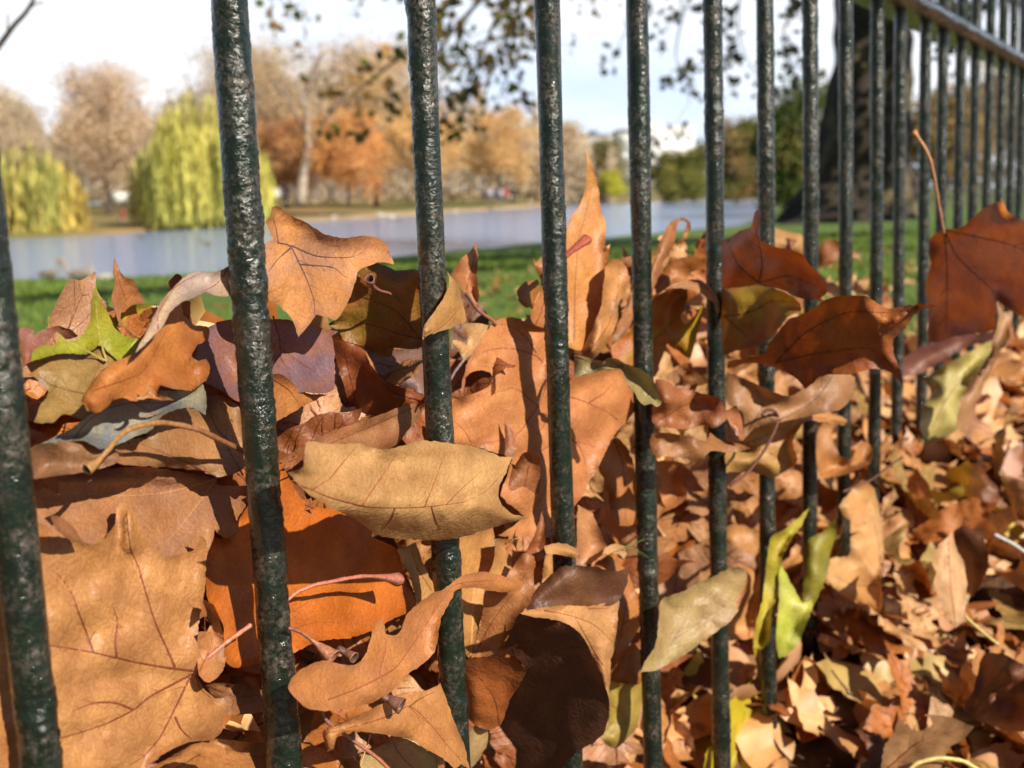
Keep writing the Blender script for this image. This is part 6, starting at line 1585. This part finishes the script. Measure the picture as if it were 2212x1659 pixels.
def fill():
    rs = np.random.RandomState(77)
    want = 206
    cnt = 0; seed = 5000
    view = -M.col[2] if False else np.array([M[i][2] for i in range(3)])      # towards the camera
    sunv = np.array(tosun)
    facing = (view * .7 + sunv * .5 + np.array([0, 0, .3])); facing /= np.linalg.norm(facing)
    # leaves packed in the face of the drift behind the bars
    def crest(x): return np.interp(x, [-50, 60, 250, 480, 560, 700, 860, 960, 1130, 1300, 1400, 1550, 1800, 2000], [760, 740, 735, 700, 700, 730, 690, 690, 670, 620, 560, 540, 560, 600])
    cells = []
    for gx in np.arange(-20, 2000, 118):
        for gy in np.arange(640, 1700, 112):
            cells.append((gx, gy))
    rs.shuffle(cells); cells.sort(key=lambda c: 0 if c[0] > 1250 else 1)
    for gx, gy in cells:
        x = gx + rs.uniform(-45, 45); y = gy + rs.uniform(-45, 45)
        if y < crest(x) + 95: continue
        if x > 1720 and y > 1250: continue
        if cnt >= 118: break
        dep = float(fdepth(x, y)) * (1 + (rs.uniform(.075, .13) + (.03 if x < 640 and y > 1020 else 0)) / PERP)
        p = px(x, y, dep)
        if p[2] < .03: continue
        sz = rs.uniform(.14, .19) if x < 1250 else rs.uniform(.17, .22)
        pal = int(rs.choice([1, 2, 2, 3, 3, 4, 5, 0])) if x < 1450 else int(rs.choice([0, 0, 1, 1, 2, 5]))  # darker palette left of centre stands in for shade inside the drift
        place(seed, p, rot_rand(rs, .34, facing), sz, pal); seed += 1; cnt += 1
    # the crest of the drift between the fifth and the tenth bars
    for k in range(20):
        x = 1275 + k * 34 + rs.uniform(-12, 12); y = float(crest(x)) + rs.uniform(8, 90)
        p = px(x, y, float(fdepth(x, y)) * (1 + rs.uniform(.05, .10) / PERP))
        place(seed, p, rot_rand(rs, .45, facing), rs.uniform(.085, .12), int(rs.choice([0, 1, 1, 2, 3, 5]))); seed += 1; cnt += 1
    # litter on the path side and down to the right
    n2 = 0; tries = 0; used = []
    while n2 < want - cnt and tries < 9000:
        tries += 1
        x = rs.uniform(1380, 2240); y = rs.uniform(560, 1690)
        ss = rs.uniform(.4, 2.4); tt = rs.uniform(-.55, .12)
        xy = from_st(np.array(ss), np.array(tt)); z = float(drift(ss, tt))
        p = np.array([xy[0], xy[1], z + rs.uniform(.012, .04)])
        X, Y, d = project(p)
        if d < .5 or X < 1350 or X > 2260 or Y < 520 or Y > 1720: continue
        if any(math.hypot(X - a, Y - b) < 56 for a, b in used): continue
        if X > 1650 and Y < 560: continue
        if 1440 < X < 1880 and 1340 < Y < 1670: continue      # the yellow and the rust-red leaf stand clear there
        used.append((X, Y))
        place(seed, p, rot_rand(rs, .50, (sunv + np.array([0, 0, .6])) / 1.4), rs.uniform(.15, .21), pal=int(rs.choice([0, 0, 0, 1, 1, 2, 5, 5, 4, 7]))); seed += 1; n2 += 1
    # everything smaller and farther: one mass of litter
    V_, T_, Q_, C_ = [], [], [], []; n = 0
    protos = [make_litter_leaf(9000 + k, .145, spacing=44.0, step=26.0, veins=False) for k in range(36)]
    def add(p, Rm, sc):
        nonlocal n
        V, T, Q4, C, pi, sh = protos[rs.randint(len(protos))]
        V_.append((V * sc) @ Rm.T + p); T_.append(T + n); C_.append(C * rs.uniform(.9, 1.25)); n += len(V)
    k = 0
    upv = (sunv * .6 + np.array([0, 0, 1])) / 1.3
    while k < 1900:
        ss = 9.5 * rs.uniform(0, 1) ** 1.5 - .5; tt = rs.normal(-.12, .42)
        if tt > .05 and rs.rand() < .3: continue
        if tt > 1.2 or tt < -2.2: continue
        xy = from_st(np.array(ss), np.array(tt)); z = float(drift(ss, tt))
        p = np.array([xy[0], xy[1], z + rs.uniform(-.012, .012)])
        X, Y, d = project(p)
        if d < .4 or X < -300 or X > 2500 or Y > 1900: continue
        if abs(tt) < .02 and d < 1.0: continue
        if tt < -.02 and X < 1350: continue
        if 1400 < X < 1930 and Y > 1290 and d < 1.2 and z > -1: 
            if 1470 < X < 1720: continue
            p[2] -= .07
        add(p, rot_rand(rs, .30, upv), rs.uniform(1.0, 1.6)); k += 1
    # packed in the face of the drift, behind the leaves that show
    for _ in range(520):
        x = rs.uniform(-80, 1950); y = rs.uniform(640, 1720)
        if y < crest(x) + 110: continue
        p = px(x, y, float(fdepth(x, y)) * (1 + rs.uniform(.13, .17) / PERP))
        if p[2] < .0: continue
        add(p, rot_rand(rs, .35, facing), rs.uniform(.8, 1.2))
    me = mesh_np('leaf_litter', np.vstack(V_), np.vstack(T_), np.vstack(C_))
    tag(obj('leaf_litter', me, MAT_LEAF_FAR), 'mass of smaller fallen leaves carpeting the ground along the railing', 'leaf litter', kind='stuff')
    # scattered leaves on the lawn
    V_, T_, C_ = [], [], []; n = 0
    for _ in range(900):
        ss = rs.uniform(-.5, 14); tt = .35 + rs.uniform(0, 1) ** 2.2 * 7.5
        xy = from_st(np.array(ss), np.array(tt)); X, Y, d = project(np.array([xy[0], xy[1], -.1]))
        e = px_on(X, float(edge_y(X)), LZ); D_ = np.hypot(*e[:2]); dist = np.hypot(*xy)
        v = (dist - float(fdepth(X))) / max(.1, D_ - float(fdepth(X)))
        if v > .95 or v < 0: continue
        V, T, Q4, C, pi, sh = protos[rs.randint(len(protos))]
        V_.append((V * rs.uniform(.9, 1.5)) @ rot_rand(rs, .3).T + np.array([xy[0], xy[1], LZ * v ** .55 + .02])); T_.append(T + n); C_.append(C); n += len(V)
    me = mesh_np('lawn_leaves', np.vstack(V_), np.vstack(T_), np.vstack(C_))
    tag(obj('lawn_leaves', me, MAT_LEAF_FAR), 'scattered brown leaves lying on the green lawn beyond the railing', 'leaf litter', kind='stuff')
fill()

def label_fill():
    """a label for each litter leaf from its colour, curl and where it lies"""
    used = {}
    rows = {}
    for it in FILL:
        o, x, y, d, pi, roll = it
        k = -1
        for i in range(16):
            if bar_px(i, y) < x: k = i
        if x > 2150: place_ = 'at the right edge'
        elif k < 0: place_ = 'left of the leftmost bar'
        elif k >= 15: place_ = 'among the farthest bars'
        else:
            a, b = bar_px(k, y), bar_px(k + 1, y); f = (x - a) / max(1, b - a)
            place_ = f'just right of the {ORD[k]} bar' if f < .34 else (f'midway between {ORD[k]} and {ORD[k + 1]} bars' if f < .67 else f'just left of the {ORD[k + 1]} bar')
        rows.setdefault((place_, PALS[pi][0]), []).append(it)
    lv = ['topmost', 'second highest', 'third highest', 'fourth highest', 'fifth highest', 'sixth highest', 'seventh highest', 'eighth highest', 'ninth highest', 'tenth highest', 'eleventh highest', 'twelfth highest', 'thirteenth highest', 'fourteenth highest']
    for (pl, cn), L_ in rows.items():
        L_.sort(key=lambda t: t[2])
        for j, (o, x, y, d, pi, roll) in enumerate(L_):
            curl = 'tightly curled' if roll > 14 else 'gently curled' if roll > 4.5 else 'flattish'
            lab = f'{curl} {cn} leaf {pl}'
            if len(L_) > 1: lab += f', {lv[min(j, 13)]} of its colour'
            else:
                zone = 'high in the drift' if y < 850 else 'halfway down the drift' if y < 1200 else 'low in the drift'
                lab += ', ' + zone
            tag(o, lab, 'leaf', 'fallen plane leaves filling the drift')
label_fill()
